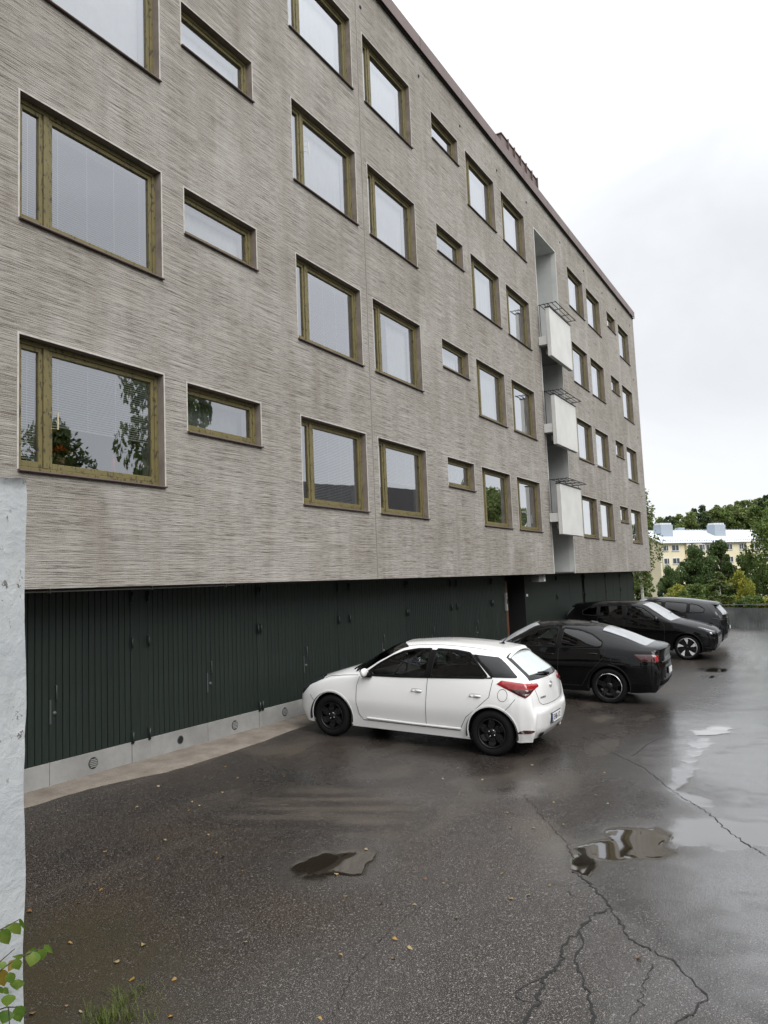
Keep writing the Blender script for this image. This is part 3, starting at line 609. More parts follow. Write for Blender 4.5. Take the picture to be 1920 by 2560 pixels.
# boarded stretch and second run of doors beyond the entrance
dz = -.28
mb = MB(); x = 9.76
while x < 12.78: mb.box(x, x+.082, YG, YG+.07, -.45, DZ1); x += .094
o = mb.build('planks', M['boards'], gw); tag(o, kind='stuff')
for (a, b) in ((12.80, 14.35), (14.37, 15.90), (16.26, 17.80), (17.82, 19.30), (19.38, 20.60), (20.62, 21.80), (21.85, 23.2), (23.22, 24.5)): leaf(a, b, None, None, False, dz)
for x in (12.85, 15.93, 16.23, 19.32, 21.82, 24.4):
    for z in (1.58, 2.2): hinge(gw, x, z, YG-.003)
# entrance: dark recess, red-brown door frame, intercom
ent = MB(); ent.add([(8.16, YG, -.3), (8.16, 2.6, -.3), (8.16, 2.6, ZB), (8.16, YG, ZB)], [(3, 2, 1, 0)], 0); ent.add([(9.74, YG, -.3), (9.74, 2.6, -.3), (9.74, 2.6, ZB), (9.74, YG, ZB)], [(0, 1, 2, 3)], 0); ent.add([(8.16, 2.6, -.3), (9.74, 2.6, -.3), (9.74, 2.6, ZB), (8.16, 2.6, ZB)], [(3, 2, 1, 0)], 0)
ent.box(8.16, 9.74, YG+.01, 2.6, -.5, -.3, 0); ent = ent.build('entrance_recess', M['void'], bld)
dr = MB(); dr.box(8.18, 8.28, YG+.02, YG+.12, -.29, 2.2); dr.box(8.62, 8.70, YG+.15, YG+.25, -.29, 2.2); dr.box(8.29, 8.61, YG+.15, YG+.22, .95, 1.15); dr.box(8.29, 8.61, YG+.15, YG+.22, -.29, .0)
dr.build('entrance_door_frame', M['red_wood'], ent)
ic = MB().bbox(8.055, 8.145, YG-.06, YG-.002, 1.36, 1.86, .004).build('intercom', M['kick'], bld)
MB().box(8.07, 8.13, YG-.064, YG-.0605, 1.55, 1.70).box(8.08, 8.12, YG-.064, YG-.0605, 1.74, 1.79).build('intercom_panel', M['dark_metal'], ic)
# surveillance box under the facade edge, house number plate
lb = MB().bbox(9.75, 10.36, .18, .42, 2.12, ZB+.005, .004).build('lamp_box', plain('grey_box', (.20, .20, .195), .5), bld)
MB().box(10.20, 10.33, .174, .1795, 2.14, 2.33).build('lamp_lens', M['white_plastic'], lb); MB().box(10.25, 10.275, .168, .1735, 2.20, 2.30).build('lamp_slot', M['dark_metal'], lb)
MB().box(9.87, 10.00, YG-.008, YG-.001, 1.70, 1.77).build('number_plate', M['white_plastic'], bld)

# ------------------------------------------------------------------ cars
def pchip(t, y, tt):
    t = np.asarray(t, float); y = np.asarray(y, float); h = np.diff(t); dl = np.diff(y)/h; d = np.zeros(len(t))
    for i in range(1, len(t)-1):
        if dl[i-1]*dl[i] > 0:
            w1 = 2*h[i]+h[i-1]; w2 = h[i]+2*h[i-1]; d[i] = (w1+w2)/(w1/dl[i-1]+w2/dl[i])
    d[0] = dl[0]; d[-1] = dl[-1]
    k = np.clip(np.searchsorted(t, tt, side='right')-1, 0, len(t)-2); s = (tt-t[k])/h[k]
    return (1+2*s)*(1-s)**2*y[k]+s*(1-s)**2*h[k]*d[k]+s*s*(3-2*s)*y[k+1]+s*s*(s-1)*h[k]*d[k+1]
def inpoly(x, y, P):
    ins = np.zeros(x.shape, bool); n = len(P)
    for i in range(n):
        x0, y0 = P[i]; x1, y1 = P[(i+1) % n]
        if y0 == y1: continue
        ins ^= ((y0 > y) != (y1 > y)) & (x < (x1-x0)*(y-y0)/(y1-y0)+x0)
    return ins
def smooth_poly(P, k=2, closed=True, r=.2):
    for _ in range(k):
        Q = []; n = len(P)
        for i in range(n if closed else n-1):
            a, b = P[i], P[(i+1) % n]; Q += [(a[0]*(1-r)+b[0]*r, a[1]*(1-r)+b[1]*r), (a[0]*r+b[0]*(1-r), a[1]*r+b[1]*(1-r))]
        if not closed: Q = [P[0]]+Q+[P[-1]]
        P = Q
    return P
def dens(P, step, closed=True):
    out = []; n = len(P)
    for i in range(n if closed else n-1):
        a, b = P[i], P[(i+1) % n]; k = max(1, int(math.hypot(b[0]-a[0], b[1]-a[1])/step))
        out += [(a[0]+(b[0]-a[0])*t/k, a[1]+(b[1]-a[1])*t/k) for t in range(k)]
    if not closed: out.append(P[-1])
    return out
def compact(vs_, fs_):
    u = sorted({i for f in fs_ for i in f}); mp = {o: k for k, o in enumerate(u)}
    return [vs_[i] for i in u], [tuple(mp[i] for i in f) for f in fs_]
class Car:
    """local frame: +x forward, +y left, +z up; origin on the ground at mid wheelbase. s = distance behind the front bumper."""
    def __init__(c, name, rings, sc, glassrows, axles, wheel_r, track, paint, loc, yaw, pitch, label, cat, group):
        c.root = empty(name, loc); c.root.rotation_euler = (0, -pitch, yaw); tag(c.root, label, cat, group)
        c.xm = (axles[0]+axles[1])/2; c.axles = axles; c.wr = wheel_r; c.track = track; c.paint = paint
        Rg = np.array(rings, float)*np.array(sc); nR, nC, _ = Rg.shape
        cen = Rg[:, 3, :]; uacc = np.concatenate([[0], np.cumsum(np.maximum(.06, np.linalg.norm(np.diff(Rg.mean(1), axis=0), axis=1)))])
        uu = []; row_of = {}
        for i in range(nR-1):
            n = max(3, int((uacc[i+1]-uacc[i])/.021)); row_of[i] = len(uu); uu += list(np.linspace(uacc[i], uacc[i+1], n, endpoint=False))
        row_of[nR-1] = len(uu); uu.append(uacc[-1]); uu = np.array(uu); c.row_of = row_of
        mid = Rg[nR//2]; vacc = np.concatenate([[0], np.cumsum(np.linalg.norm(np.diff(mid, axis=0), axis=1))]); vv = []; col_of = {}
        for j in range(nC-1):
            n = max(4, int((vacc[j+1]-vacc[j])/.021)); col_of[j] = len(vv); vv += list(np.linspace(vacc[j], vacc[j+1], n, endpoint=False))
        col_of[nC-1] = len(vv); vv.append(vacc[-1]); vv = np.array(vv); c.col_of = col_of
        A = np.zeros((len(uu), nC, 3))
        for j in range(nC):
            for k in range(3): A[:, j, k] = pchip(uacc, Rg[:, j, k], uu)
        S = np.zeros((len(uu), len(vv), 3))
        for i in range(len(uu)):
            for k in range(3): S[i, :, k] = pchip(vacc, A[i, :, k], vv)
        nu, nv = len(uu), len(vv); c.nu, c.nv = nu, nv
        left = S.copy(); right = S[:, ::-1][:, 1:].copy(); right[..., 1] *= -1
        full = np.concatenate([left, right], 1); NV = full.shape[1]; c.NV = NV
        V = full.reshape(-1, 3).copy(); V[:, 0] = c.xm-V[:, 0]
        I, J = np.meshgrid(np.arange(nu-1), np.arange(NV-1), indexing='ij'); q = (I*NV+J).ravel(); F = np.stack([q, q+NV, q+NV+1, q+1], 1)
        c.V, c.F = V, F; c.fi, c.fj = I.ravel(), J.ravel(); c.fc = V[F].mean(1)
        c.alive = np.ones(len(F), bool)
        c.bvh = BVHTree.FromPolygons([tuple(v) for v in V], [tuple(f) for f in F], epsilon=0)
        c.fs = c.xm-c.fc[:, 0]; c.L = Rg[..., 0].max()
    def take(c, mask, name, mat, parent=None, shrink=None):
        mask = mask & c.alive; c.alive &= ~mask
        if not mask.any(): return None
        F = c.F[mask]; u, inv = np.unique(F, return_inverse=True)
        return link(name, grid_mesh(name, c.V[u], inv.reshape(F.shape), mat), parent or c.root)
    def side_mask(c, P, side): return inpoly(c.fs, c.fc[:, 2], P) & (c.fc[:, 1]*side > .30)
    def hit(c, origin, d):
        h = c.bvh.ray_cast(Vector(origin), Vector(d)); return (h[0], h[1]) if h[0] is not None else (None, None)
    def on_side(c, s, z, side, off=.003):
        p, n = c.hit((c.xm-s, 2.2*side, z), (0, -side, 0))
        if p is None: return None
        if n.y*side < 0: n = -n
        return p+n*off
    def ribbon(c, P, w, side, name, mat, parent=None, off=.003, closed=True, fn=None, step=.03):
        fn = fn or (lambda a, b, o: c.on_side(a, b, side, o)); P = dens(P, step, closed); n = len(P); vs_ = []; ok = []
        for i, p in enumerate(P):
            a = P[(i-1) % n] if closed or i else p; b = P[(i+1) % n] if closed or i < n-1 else p
            dx, dy = b[0]-a[0], b[1]-a[1]; L = math.hypot(dx, dy) or 1; nx_, ny_ = -dy/L, dx/L
            row = [fn(p[0]+nx_*w*k, p[1]+ny_*w*k, o) for k, o in ((-.5, off*.35), (-.36, off), (.36, off), (.5, off*.35))]
            ok.append(all(r_ is not None for r_ in row)); vs_ += [r_ or Vector((0, 0, 0)) for r_ in row]
        mb = MB(); fs_ = []
        for i in range(n if closed else n-1):
            j = (i+1) % n
            if ok[i] and ok[j]: fs_ += [(4*i+k, 4*i+k+1, 4*j+k+1, 4*j+k) for k in range(3)]
        if not fs_: return None
        vs_, fs_ = compact(vs_, fs_); mb.add(vs_, fs_, 0, True); return mb.build(name, mat, parent or c.root)
    def patch(c, P, fn, name, mat, parent=None, off=.004, step=.03, lip=.35):
        P = dens(P, step); n = len(P); xs_ = [p[0] for p in P]; zs_ = [p[1] for p in P]; pts = [Vector(p) for p in P]
        x = min(xs_)+step/2
        while x < max(xs_):
            z = min(zs_)+step/2
            while z < max(zs_):
                if inpoly(np.array([x]), np.array([z]), P)[0] and min((x-p[0])**2+(z-p[1])**2 for p in P) > (.5*step)**2: pts.append(Vector((x, z)))
                z += step
            x += step
        r_ = delaunay_2d_cdt(pts, [(i, (i+1) % n) for i in range(n)], [], 1, 1e-6); vs_ = []; bad = set()
        for i, p in enumerate(r_[0]):
            edge_ = any(o < n for o in r_[3][i])
            h = fn(p.x, p.y, off*(lip if edge_ else 1))
            if h is None: bad.add(i); h = Vector((0, 0, 0))
            vs_.append(h)
        fs_ = [f for f in r_[2] if not bad & set(f)]
        if not fs_: return None
        vs_, fs_ = compact(vs_, fs_); mb = MB().add(vs_, fs_, 0, True); return mb.build(name, mat, parent or c.root)
    def side_fn(c, side): return lambda a, b, o: c.on_side(a, b, side, o)
    def end_fn(c, sgn, dirv=None):      # coordinates (y, z) projected along x from the front (+1) or the rear (-1)
        def fn(y, z, o):
            p, n = c.hit((sgn*4, y, z), (-sgn, 0, 0))
            if p is None: return None
            if n.x*sgn < 0: n = -n
            return p+n*o
        return fn
    def corner_fn(c, sgn, side, ang=45):    # coordinates (t, z), t across a vertical plane turned towards the corner
        a = R(ang); d = Vector((-sgn*math.cos(a), -side*math.sin(a), 0)); ax = Vector((-sgn*math.sin(a), side*math.cos(a), 0))
        cx_ = c.xm-(0 if sgn > 0 else c.L); base = Vector((cx_, 0, 0))
        def fn(t, z, o):
            org = base+ax*t+Vector((0, 0, z))-d*4; p, n = c.hit(org, d)
            if p is None: return None
            if n.dot(d) > 0: n = -n
            return p+n*o
        return fn
    def top_fn(c):
        def fn(s, y, o):
            p, n = c.hit((c.xm-s, y, 3), (0, 0, -1))
            if p is None: return None
            if n.z < 0: n = -n
            return p+n*o
        return fn
    def wheels(c, rim_fn, width=.2, arch=.055, lip_mat=None, lip_w=.036, lip_off=.004):
        for side in (1, -1):
            for ax in c.axles:
                ra = c.wr+arch; m_ = (np.hypot(c.fs-ax, c.fc[:, 2]-c.wr-.005) < ra) & (c.fc[:, 1]*side > .3); c.alive &= ~m_
                th = np.linspace(-.12*math.pi, 1.12*math.pi, 40); P = [(ax+(ra+lip_w*.10)*math.cos(t), c.wr+.005+(ra+lip_w*.10)*math.sin(t)) for t in th]
                c.ribbon(P, lip_w, side, 'arch_lip', lip_mat or c.paint, off=lip_off, closed=False)
                mb = MB(); n = 28; yo = c.track/2+width/2-.03
                vs_ = []; fs_ = []
                for k in range(n+1):
                    t = -.06*math.pi+1.12*math.pi*k/n
                    for (rr, yy) in ((ra+.006, yo+.045), (ra+.006, .42), (.0, .42)): vs_.append((c.xm-ax+rr*math.cos(t), side*yy, c.wr+rr*math.sin(t)))
                for k in range(n):
                    for e in range(2): fs_.append((3*k+e, 3*k+e+1, 3*k+e+4, 3*k+e+3))
                mb.add(vs_, fs_, 0, True).build('wheel_well', M['well'], c.root)
                wh = rim_fn(c, side); wh.location = (c.xm-ax, side*c.track/2, c.wr); wh.parent = c.root
                if side < 0: wh.rotation_euler = (0, 0, math.pi)
                if c.axles.index(ax) == 0: pass
    def finish(c, shell=True):
        rest = c.alive.copy()
        if shell:
            nrm = np.zeros_like(c.V); fn_ = np.cross(c.V[c.F[:, 2]]-c.V[c.F[:, 0]], c.V[c.F[:, 3]]-c.V[c.F[:, 1]])
            for k in range(4): np.add.at(nrm, c.F[:, k], fn_)
            nrm /= np.linalg.norm(nrm, axis=1, keepdims=True)+1e-9
            ctr = np.array([0, 0, .75]); flip = np.sign(((c.V-ctr)*nrm).sum(1)); V2 = c.V-nrm*flip[:, None]*.03
            keep = c.inner_keep; F = c.F[keep]; u, inv = np.unique(F, return_inverse=True)
            link('cabin_lining', grid_mesh('cabin_lining', V2[u], inv.reshape(F.shape), M['trim_dark']), c.root)
        body = c.take(rest, 'body', c.paint)
        # end caps and floor
        mb = MB(); NV = c.NV
        for row in (0, c.nu-1):
            pts = [tuple(c.V[row*NV+j]) for j in range(NV)]; h = c.nv-1
            vs_ = []; fs_ = []
            for j in range(h+1): vs_ += [pts[j], pts[NV-1-j]]
            for j in range(h): fs_.append((2*j, 2*j+1, 2*j+3, 2*j+2))
            mb.add(vs_, fs_, 0, True)
        mb.build('bumper_cap', c.paint, body)
        fl = c.V.reshape(c.nu, NV, 3); vs_ = []; fs_ = []
        for i in range(0, c.nu, 3): a = fl[i, 0]; k = .60 if any(abs(c.xm-a[0]-q_) < .46 for q_ in c.axles) else 1.0; vs_ += [(a[0], a[1]*k, a[2]+.01), (a[0], -a[1]*k, a[2]+.01)]
        for i in range(len(vs_)//2-1): fs_.append((2*i, 2*i+1, 2*i+3, 2*i+2))
        MB().add(vs_, fs_).build('underfloor', M['well'], c.root)
        return body
M['well'] = plain('wheel_well_plastic', (.006, .006, .006), .8)
M['trim_dark'] = plain('cabin_trim', (.016, .016, .017), .7); M['seat'] = plain('seat_cloth', (.022, .022, .024), .85)
M['rubber'] = plain('tyre_rubber', (.008, .008, .008), .8, spec=.15, bump=.2, bscale=30); M['gloss_black'] = plain('gloss_black', (.005, .005, .0055), .15, coat=.25, spec=.3, var=.02)
M['trim_black'] = plain('trim_black', (.005, .005, .0055), .45, var=.02, spec=.15); M['seam'] = plain('panel_gap', (.012, .012, .012), .7); M['chrome'] = plain('chrome', (.75, .75, .76), .12, metal=1, var=.02)
def paintm(name, col, drops=.5, coat=1.0, rough=.28, spec=.5):
    m = NT(name); f = m.noise(sc=1.2, detail=3); c_ = m.mix(f, tuple(x*.96 for x in col), tuple(min(1, x*1.04) for x in col))
    nrm_z = m.n.new('ShaderNodeSeparateXYZ'); gm = m.n.new('ShaderNodeNewGeometry'); m.l.new(gm.outputs['Normal'], nrm_z.inputs[0])
    vo = m.node('ShaderNodeTexVoronoi', Scale=62.0, Randomness=1.0); m.l.new(m.tc(), vo.inputs['Vector'])
    vn = m.noise(sc=26, detail=1); dr = m.math('MULTIPLY', m.ramp(vo.outputs['Distance'], [(.10, 1.0), (.32, 0.0)]), m.ramp(vn, [(.48, 0.0), (.56, 1.0)]))
    dr = m.math('MULTIPLY', dr, m.ramp(nrm_z.outputs[2], [(.55, 0.0), (.85, 1.0)]))     # rain beads lie on the level panels only
    m.set(color=c_, rough=rough, coat=coat, coat_rough=.03, spec=spec); b = m.bump(dr, drops, .006); m.l.new(b, m.p.inputs['Coat Normal']); return m.mat
M['white_paint'] = paintm('white_car_paint', (.87, .87, .865), .35); M['black_paint'] = paintm('black_car_paint', (.0030, .0030, .0034), .5, .6, .3, .02); M['navy_paint'] = paintm('blue_black_car_paint', (.0055, .0058, .0085), .4, .75, .3, .05)
def dew_sheen(name, amt, col):
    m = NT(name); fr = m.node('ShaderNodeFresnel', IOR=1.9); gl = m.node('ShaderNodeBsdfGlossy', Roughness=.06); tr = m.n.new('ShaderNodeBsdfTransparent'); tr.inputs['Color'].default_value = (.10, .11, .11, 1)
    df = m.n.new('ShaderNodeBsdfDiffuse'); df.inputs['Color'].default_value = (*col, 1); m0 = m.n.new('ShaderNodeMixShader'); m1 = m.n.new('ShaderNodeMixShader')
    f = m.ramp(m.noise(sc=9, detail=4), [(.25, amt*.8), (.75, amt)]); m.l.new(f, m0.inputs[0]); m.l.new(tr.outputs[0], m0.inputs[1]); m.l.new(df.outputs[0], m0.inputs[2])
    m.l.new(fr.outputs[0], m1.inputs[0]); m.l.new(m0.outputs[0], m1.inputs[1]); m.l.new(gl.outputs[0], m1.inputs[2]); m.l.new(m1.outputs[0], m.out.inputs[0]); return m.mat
M['fogged_glass'] = dew_sheen('fogged_glass', .95, (.66, .74, .72)); M['dewy_sheen_glass'] = dew_sheen('dewy_sheen_glass', .70, (.62, .64, .67))  # black cars' glass: pale colour is water film plus painted-in sky reflection
M['red_lens'] = plain('red_lens', (.33, .010, .014), .12, coat=.8, var=.3, nscale=14); M['dark_red'] = plain('dark_red_lens', (.05, .003, .004), .12, coat=.8); M['clear_lens'] = plain('clear_lens', (.30, .31, .32), .1, metal=.6, coat=.8, var=.4, nscale=20)
M['lamp_dark'] = plain('headlamp_dark', (.02, .023, .026), .08, coat=1.0, var=.4, nscale=9); M['plate_white'] = plain('plate_white', (.72, .73, .74), .4, var=.02); M['plate_blue'] = plain('plate_blue', (.01, .03, .16), .4, var=.02); M['plate_ink'] = plain('plate_ink', (.006, .006, .006), .5)
M['rim_black'] = plain('rim_black', (.010, .010, .011), .35, coat=.15, spec=.25); M['rim_grey'] = plain('rim_grey', (.035, .035, .038), .3, metal=.6); M['rim_silver'] = plain('rim_silver', (.62, .62, .63), .25, metal=.9); M['rim_white'] = plain('rim_pale', (.66, .66, .67), .35)
def text_mesh(txt, size, name, mat, extrude=.0012):
    cu = bpy.data.curves.new(name, 'FONT'); cu.body = txt; cu.size = size; cu.extrude = extrude; cu.align_x = 'CENTER'; cu.align_y = 'CENTER'; cu.space_character = 1.06
    o = bpy.data.objects.new(name, cu); COL.objects.link(o); dg = bpy.context.evaluated_depsgraph_get(); dg.update(); me = bpy.data.meshes.new_from_object(o.evaluated_get(dg)); bpy.data.objects.remove(o); me.materials.clear(); me.materials.append(mat); me.name = name
    return me
def plate(c, sgn, z, txt, y=0.0, w=.44, h=.118, tilt=0.0):
    p, n = c.hit((sgn*4, y, z), (-sgn, 0, 0)); e = MB(); rx = p.x+sgn*.02
    pl = MB().bbox(-.012, .0, -w/2-.012, w/2+.012, -h/2-.012, h/2+.012, .003).build('number_plate', M['gloss_black'], c.root)
    MB().box(.0005, .003, -w/2, w/2, -h/2, h/2).build('plate_face', M['plate_white'], pl)
    lf = -1
    MB().box(.0032, .0040, lf*(w/2)-(.042 if lf > 0 else 0), lf*(w/2)+(.042 if lf < 0 else 0), -h/2+.001, h/2-.001).build('country_band', M['plate_blue'], pl)
    if txt:
        t = link('plate_text', shared_mesh(('txt', txt), lambda: text_mesh(txt, .098, 'plate_text', M['plate_ink'])), pl)
        t.matrix_parent_inverse = Matrix(); t.location = (.0045, -.02*lf, -.002); t.rotation_euler = (math.pi/2, 0, math.pi/2); t.scale = (.86, 1.05, 1)
    pl.location = (rx, y, z); pl.rotation_euler = (0, tilt*1.0, 0 if sgn > 0 else math.pi)
    if sgn < 0: pl.rotation_euler = (0, -tilt, math.pi)
    return pl
def tyre_mesh(r, w, rim):
    pr = [(rim, -w/2+.012), (rim+.01, -w/2+.002), ((r+rim)/2, -w/2-.006), (r-.030, -w/2+.004), (r-.010, -w/2+.022), (r, -w/2+.045), (r, w/2-.045), (r-.010, w/2-.022), (r-.030, w/2-.004), ((r+rim)/2, w/2+.006), (rim+.01, w/2-.002), (rim, w/2-.012), (rim-.02, w/2-.05), (rim-.02, -w/2+.05), (rim, -w/2+.012)]
    mb = MB().lathe(pr, 44)
    for g in (-.22, 0, .22): mb.lathe([(r+.0012, g*w-.005), (r+.0012, g*w+.005)], 44)
    return mb
def spoke(mb, a0, a1, r0, r1, w0, w1, y0, y1, t=.018, m=0, skew=0.0):
    # tapered spoke: r0 inner to r1 outer, centred on angle a0 (inner) and a1 (outer)
    pr = []
    for (r, a, w, y) in ((r0, a0, w0, y0), ((r0+r1)/2, (a0+a1)/2, (w0+w1)/2, (y0+y1)/2+.004), (r1, a1, w1, y1)):
        ca, sa = math.cos(a), math.sin(a); tx_, tz_ = -sa, ca
        for sgn in (-1, 1):
            for dy in (0, -t): pr.append((r*ca+tx_*w*sgn/2, y+dy, r*sa+tz_*w*sgn/2))
    fs_ = []
    for k in range(2):
        b = 4*k; fs_ += [(b, b+4, b+6, b+2), (b+1, b+3, b+7, b+5), (b, b+1, b+5, b+4), (b+2, b+6, b+7, b+3)]
    mb.add(pr, fs_, m)
def wheel_std(rim_r, width, style):
    def fn(c, side):
        key = ('wheel', style, c.wr); yo = width/2-.018
        def rim():
            mb = MB()
            mb.lathe([(rim_r-.004, yo+.012), (rim_r-.012, yo+.018), (rim_r-.022, yo+.004), (rim_r-.035, -.02), (rim_r-.04, -width/2+.02)], 44)
            mb.lathe([(0, -.03), (.13, -.03), (.16, -.028)], 24, m=1)                     # brake disc
            if style == 'hatch':
                for k in range(6):
                    a = 2*math.pi*k/6+.3; spoke(mb, a, a+.16, .045, rim_r*.60, .055, .105, yo-.012, yo-.006, .02); spoke(mb, a+.16, a+.26, rim_r*.58, rim_r-.012, .108, .060, yo-.006, yo+.004, .02)
                    spoke(mb, a+.16, a+.10, rim_r*.62, rim_r-.014, .018, .012, yo+.002, yo+.008, .006, 2)
                mb.lathe([(0, yo+.004), (.028, yo+.003), (.060, yo-.004), (.066, yo-.03)], 20)
                for k in range(4): a = math.pi/2*k+.5; mb.lathe([(0, yo+.008), (.008, yo+.007), (.009, yo-.002)], 8, 'y', (.046*math.cos(a), 0, .046*math.sin(a)), 3)
            elif style == 'star':
                for k in range(5):
                    a = 2*math.pi*k/5+math.pi/2
                    for s_ in (-1, 1): spoke(mb, a+s_*.22, a+s_*.10, .05, rim_r-.014, .030, .034, yo-.020, yo+.004, .025)
                mb.lathe([(0, yo), (.04, yo-.002), (.070, yo-.016), (.075, yo-.04)], 20)
                mb.lathe([(rim_r-.010, yo+.0195), (rim_r-.003, yo+.0150)], 44, m=3)
            else:
                mb.lathe([(0, yo-.010), (rim_r-.03, yo-.006)], 40, m=4)
                for k in range(5):
                    a = 2*math.pi*k/5+.25; spoke(mb, a+.10, a-.06, .105, rim_r-.022, .012, .120, yo-.004, yo+.008, .008, 5); spoke(mb, a+.62, a+.62, .03, rim_r-.02, .05, .09, yo+.002, yo+.008, .012, 0)
                mb.lathe([(0, yo+.012), (.035, yo+.010), (.05, yo)], 20); mb.lathe([(rim_r-.016, yo+.0195), (rim_r-.002, yo+.0150)], 44, m=3)
            return mb.mesh('wheel', [M['rim_black'], M['rim_grey'], M['rim_grey'], M['rim_silver'], M['gloss_black'], M['rim_white']])
        w = link('wheel', shared_mesh(key, rim)); link('tyre', shared_mesh(key+('t',), lambda: tyre_mesh(c.wr, width, rim_r).mesh('tyre', M['rubber'])), w); return w
    return fn
def seats(c, s_front, z0=.30, tall=.62, y=.36, rear=True):
    for side in (1, -1):
        mb = MB(); x = c.xm-s_front
        mb.bbox(x-.25, x+.28, side*y-.25, side*y+.25, z0, z0+.16, .04)
        pr = [(-.23, z0+.12), (-.12, z0+.12), (-.22, z0+.12+tall), (-.34, z0+.12+tall)]
        mb.prism([(x+a, b) for a, b in pr], side*y-.235, side*y+.235, 'y'); st = mb.build('seat', M['seat'], c.root)
        MB().bbox(x-.38, x-.29, side*y-.13, side*y+.13, z0+.16+tall, z0+.34+tall, .03).build('headrest', M['seat'], st)
    if rear:
        x = c.xm-s_front-.85; mb = MB(); mb.bbox(x-.25, x+.25, -.62, .62, z0+.02, z0+.17, .04); mb.prism([(x-.20, z0+.12), (x-.10, z0+.12), (x-.28, z0+.10+tall), (x-.38, z0+.10+tall)], -.62, .62, 'y'); st = mb.build('rear_seat', M['seat'], c.root)
        for yy in (-.38, .38): MB().bbox(x-.42, x-.33, yy-.12, yy+.12, z0+.13+tall, z0+.28+tall, .03).build('headrest', M['seat'], st)
def dashboard(c, s0, s1, z, w, wheel_y=.36):
    mb = MB(); x0, x1 = c.xm-s1, c.xm-s0; mb.prism([(x0, z-.30), (x1, z-.35), (x1, z-.03), ((x0+x1)/2, z+.01), (x0+.05, z-.02), (x0, z-.08)], -w, w, 'y'); db = mb.build('dashboard', M['trim_dark'], c.root)
    mb = MB(); n = 24; pts = []
    for k in range(n+1):
        t = 2*math.pi*k/n; pts.append((x0-.14-.06*math.sin(t), wheel_y+.185*math.cos(t), z-.02+.17*math.sin(t)))
    mb.tube(pts, .015, 6, cap=False); mb.tube([(x0-.14, wheel_y-.17, z-.02), (x0-.13, wheel_y, z-.05), (x0-.14, wheel_y+.17, z-.02)], .022, 6); mb.tube([(x0-.13, wheel_y, z-.05), (x0+.05, wheel_y, z-.12)], .05, 8); mb.build('steering_wheel', plain('steering_leather', (.03, .03, .03), .4), c.root)
def mirror(c, s, z, side, mat, size=1.0):
    p = c.on_side(s, z, side, 0) or Vector((c.xm-s, side*.8, z)); x, y = p.x, p.y*1.0
    mb = MB(); vs_ = []; fs_ = []; n = 12
    for (dy, k) in ((-.01, .35), (.03, .75), (.10, 1.0), (.16, .95), (.20, .70), (.215, .3)):
        for i in range(n): t = 2*math.pi*i/n; vs_.append((x-.02+.055*k*size*math.cos(t)*(1.25 if math.cos(t) > 0 else .6), y+side*dy*size, z+.055+.075*k*size*math.sin(t)))
    for r_ in range(5):
        for i in range(n): j = (i+1) % n; fs_.append((r_*n+i, r_*n+j, r_*n+n+j, r_*n+n+i))
    fs_.append(tuple(5*n+i for i in range(n))); mb.add(vs_, fs_, 0, True); mo = mb.build('door_mirror', mat, c.root)
    MB().prism([(x-.10, z-.02), (x+.06, z-.02), (x-.0, z+.05), (x-.07, z+.05)], y-side*.02, y+side*.05, 'y').build('mirror_foot', M['gloss_black'], mo)
def handle(c, s, z, side, mat, parent, w=.17):
    P = smooth_poly([(s-w/2, z-.012), (s+w/2, z-.016), (s+w/2, z+.018), (s-w/2, z+.014)], 1); o = c.patch(P, c.side_fn(side), 'handle', mat, parent, .028, .02, .25); return o

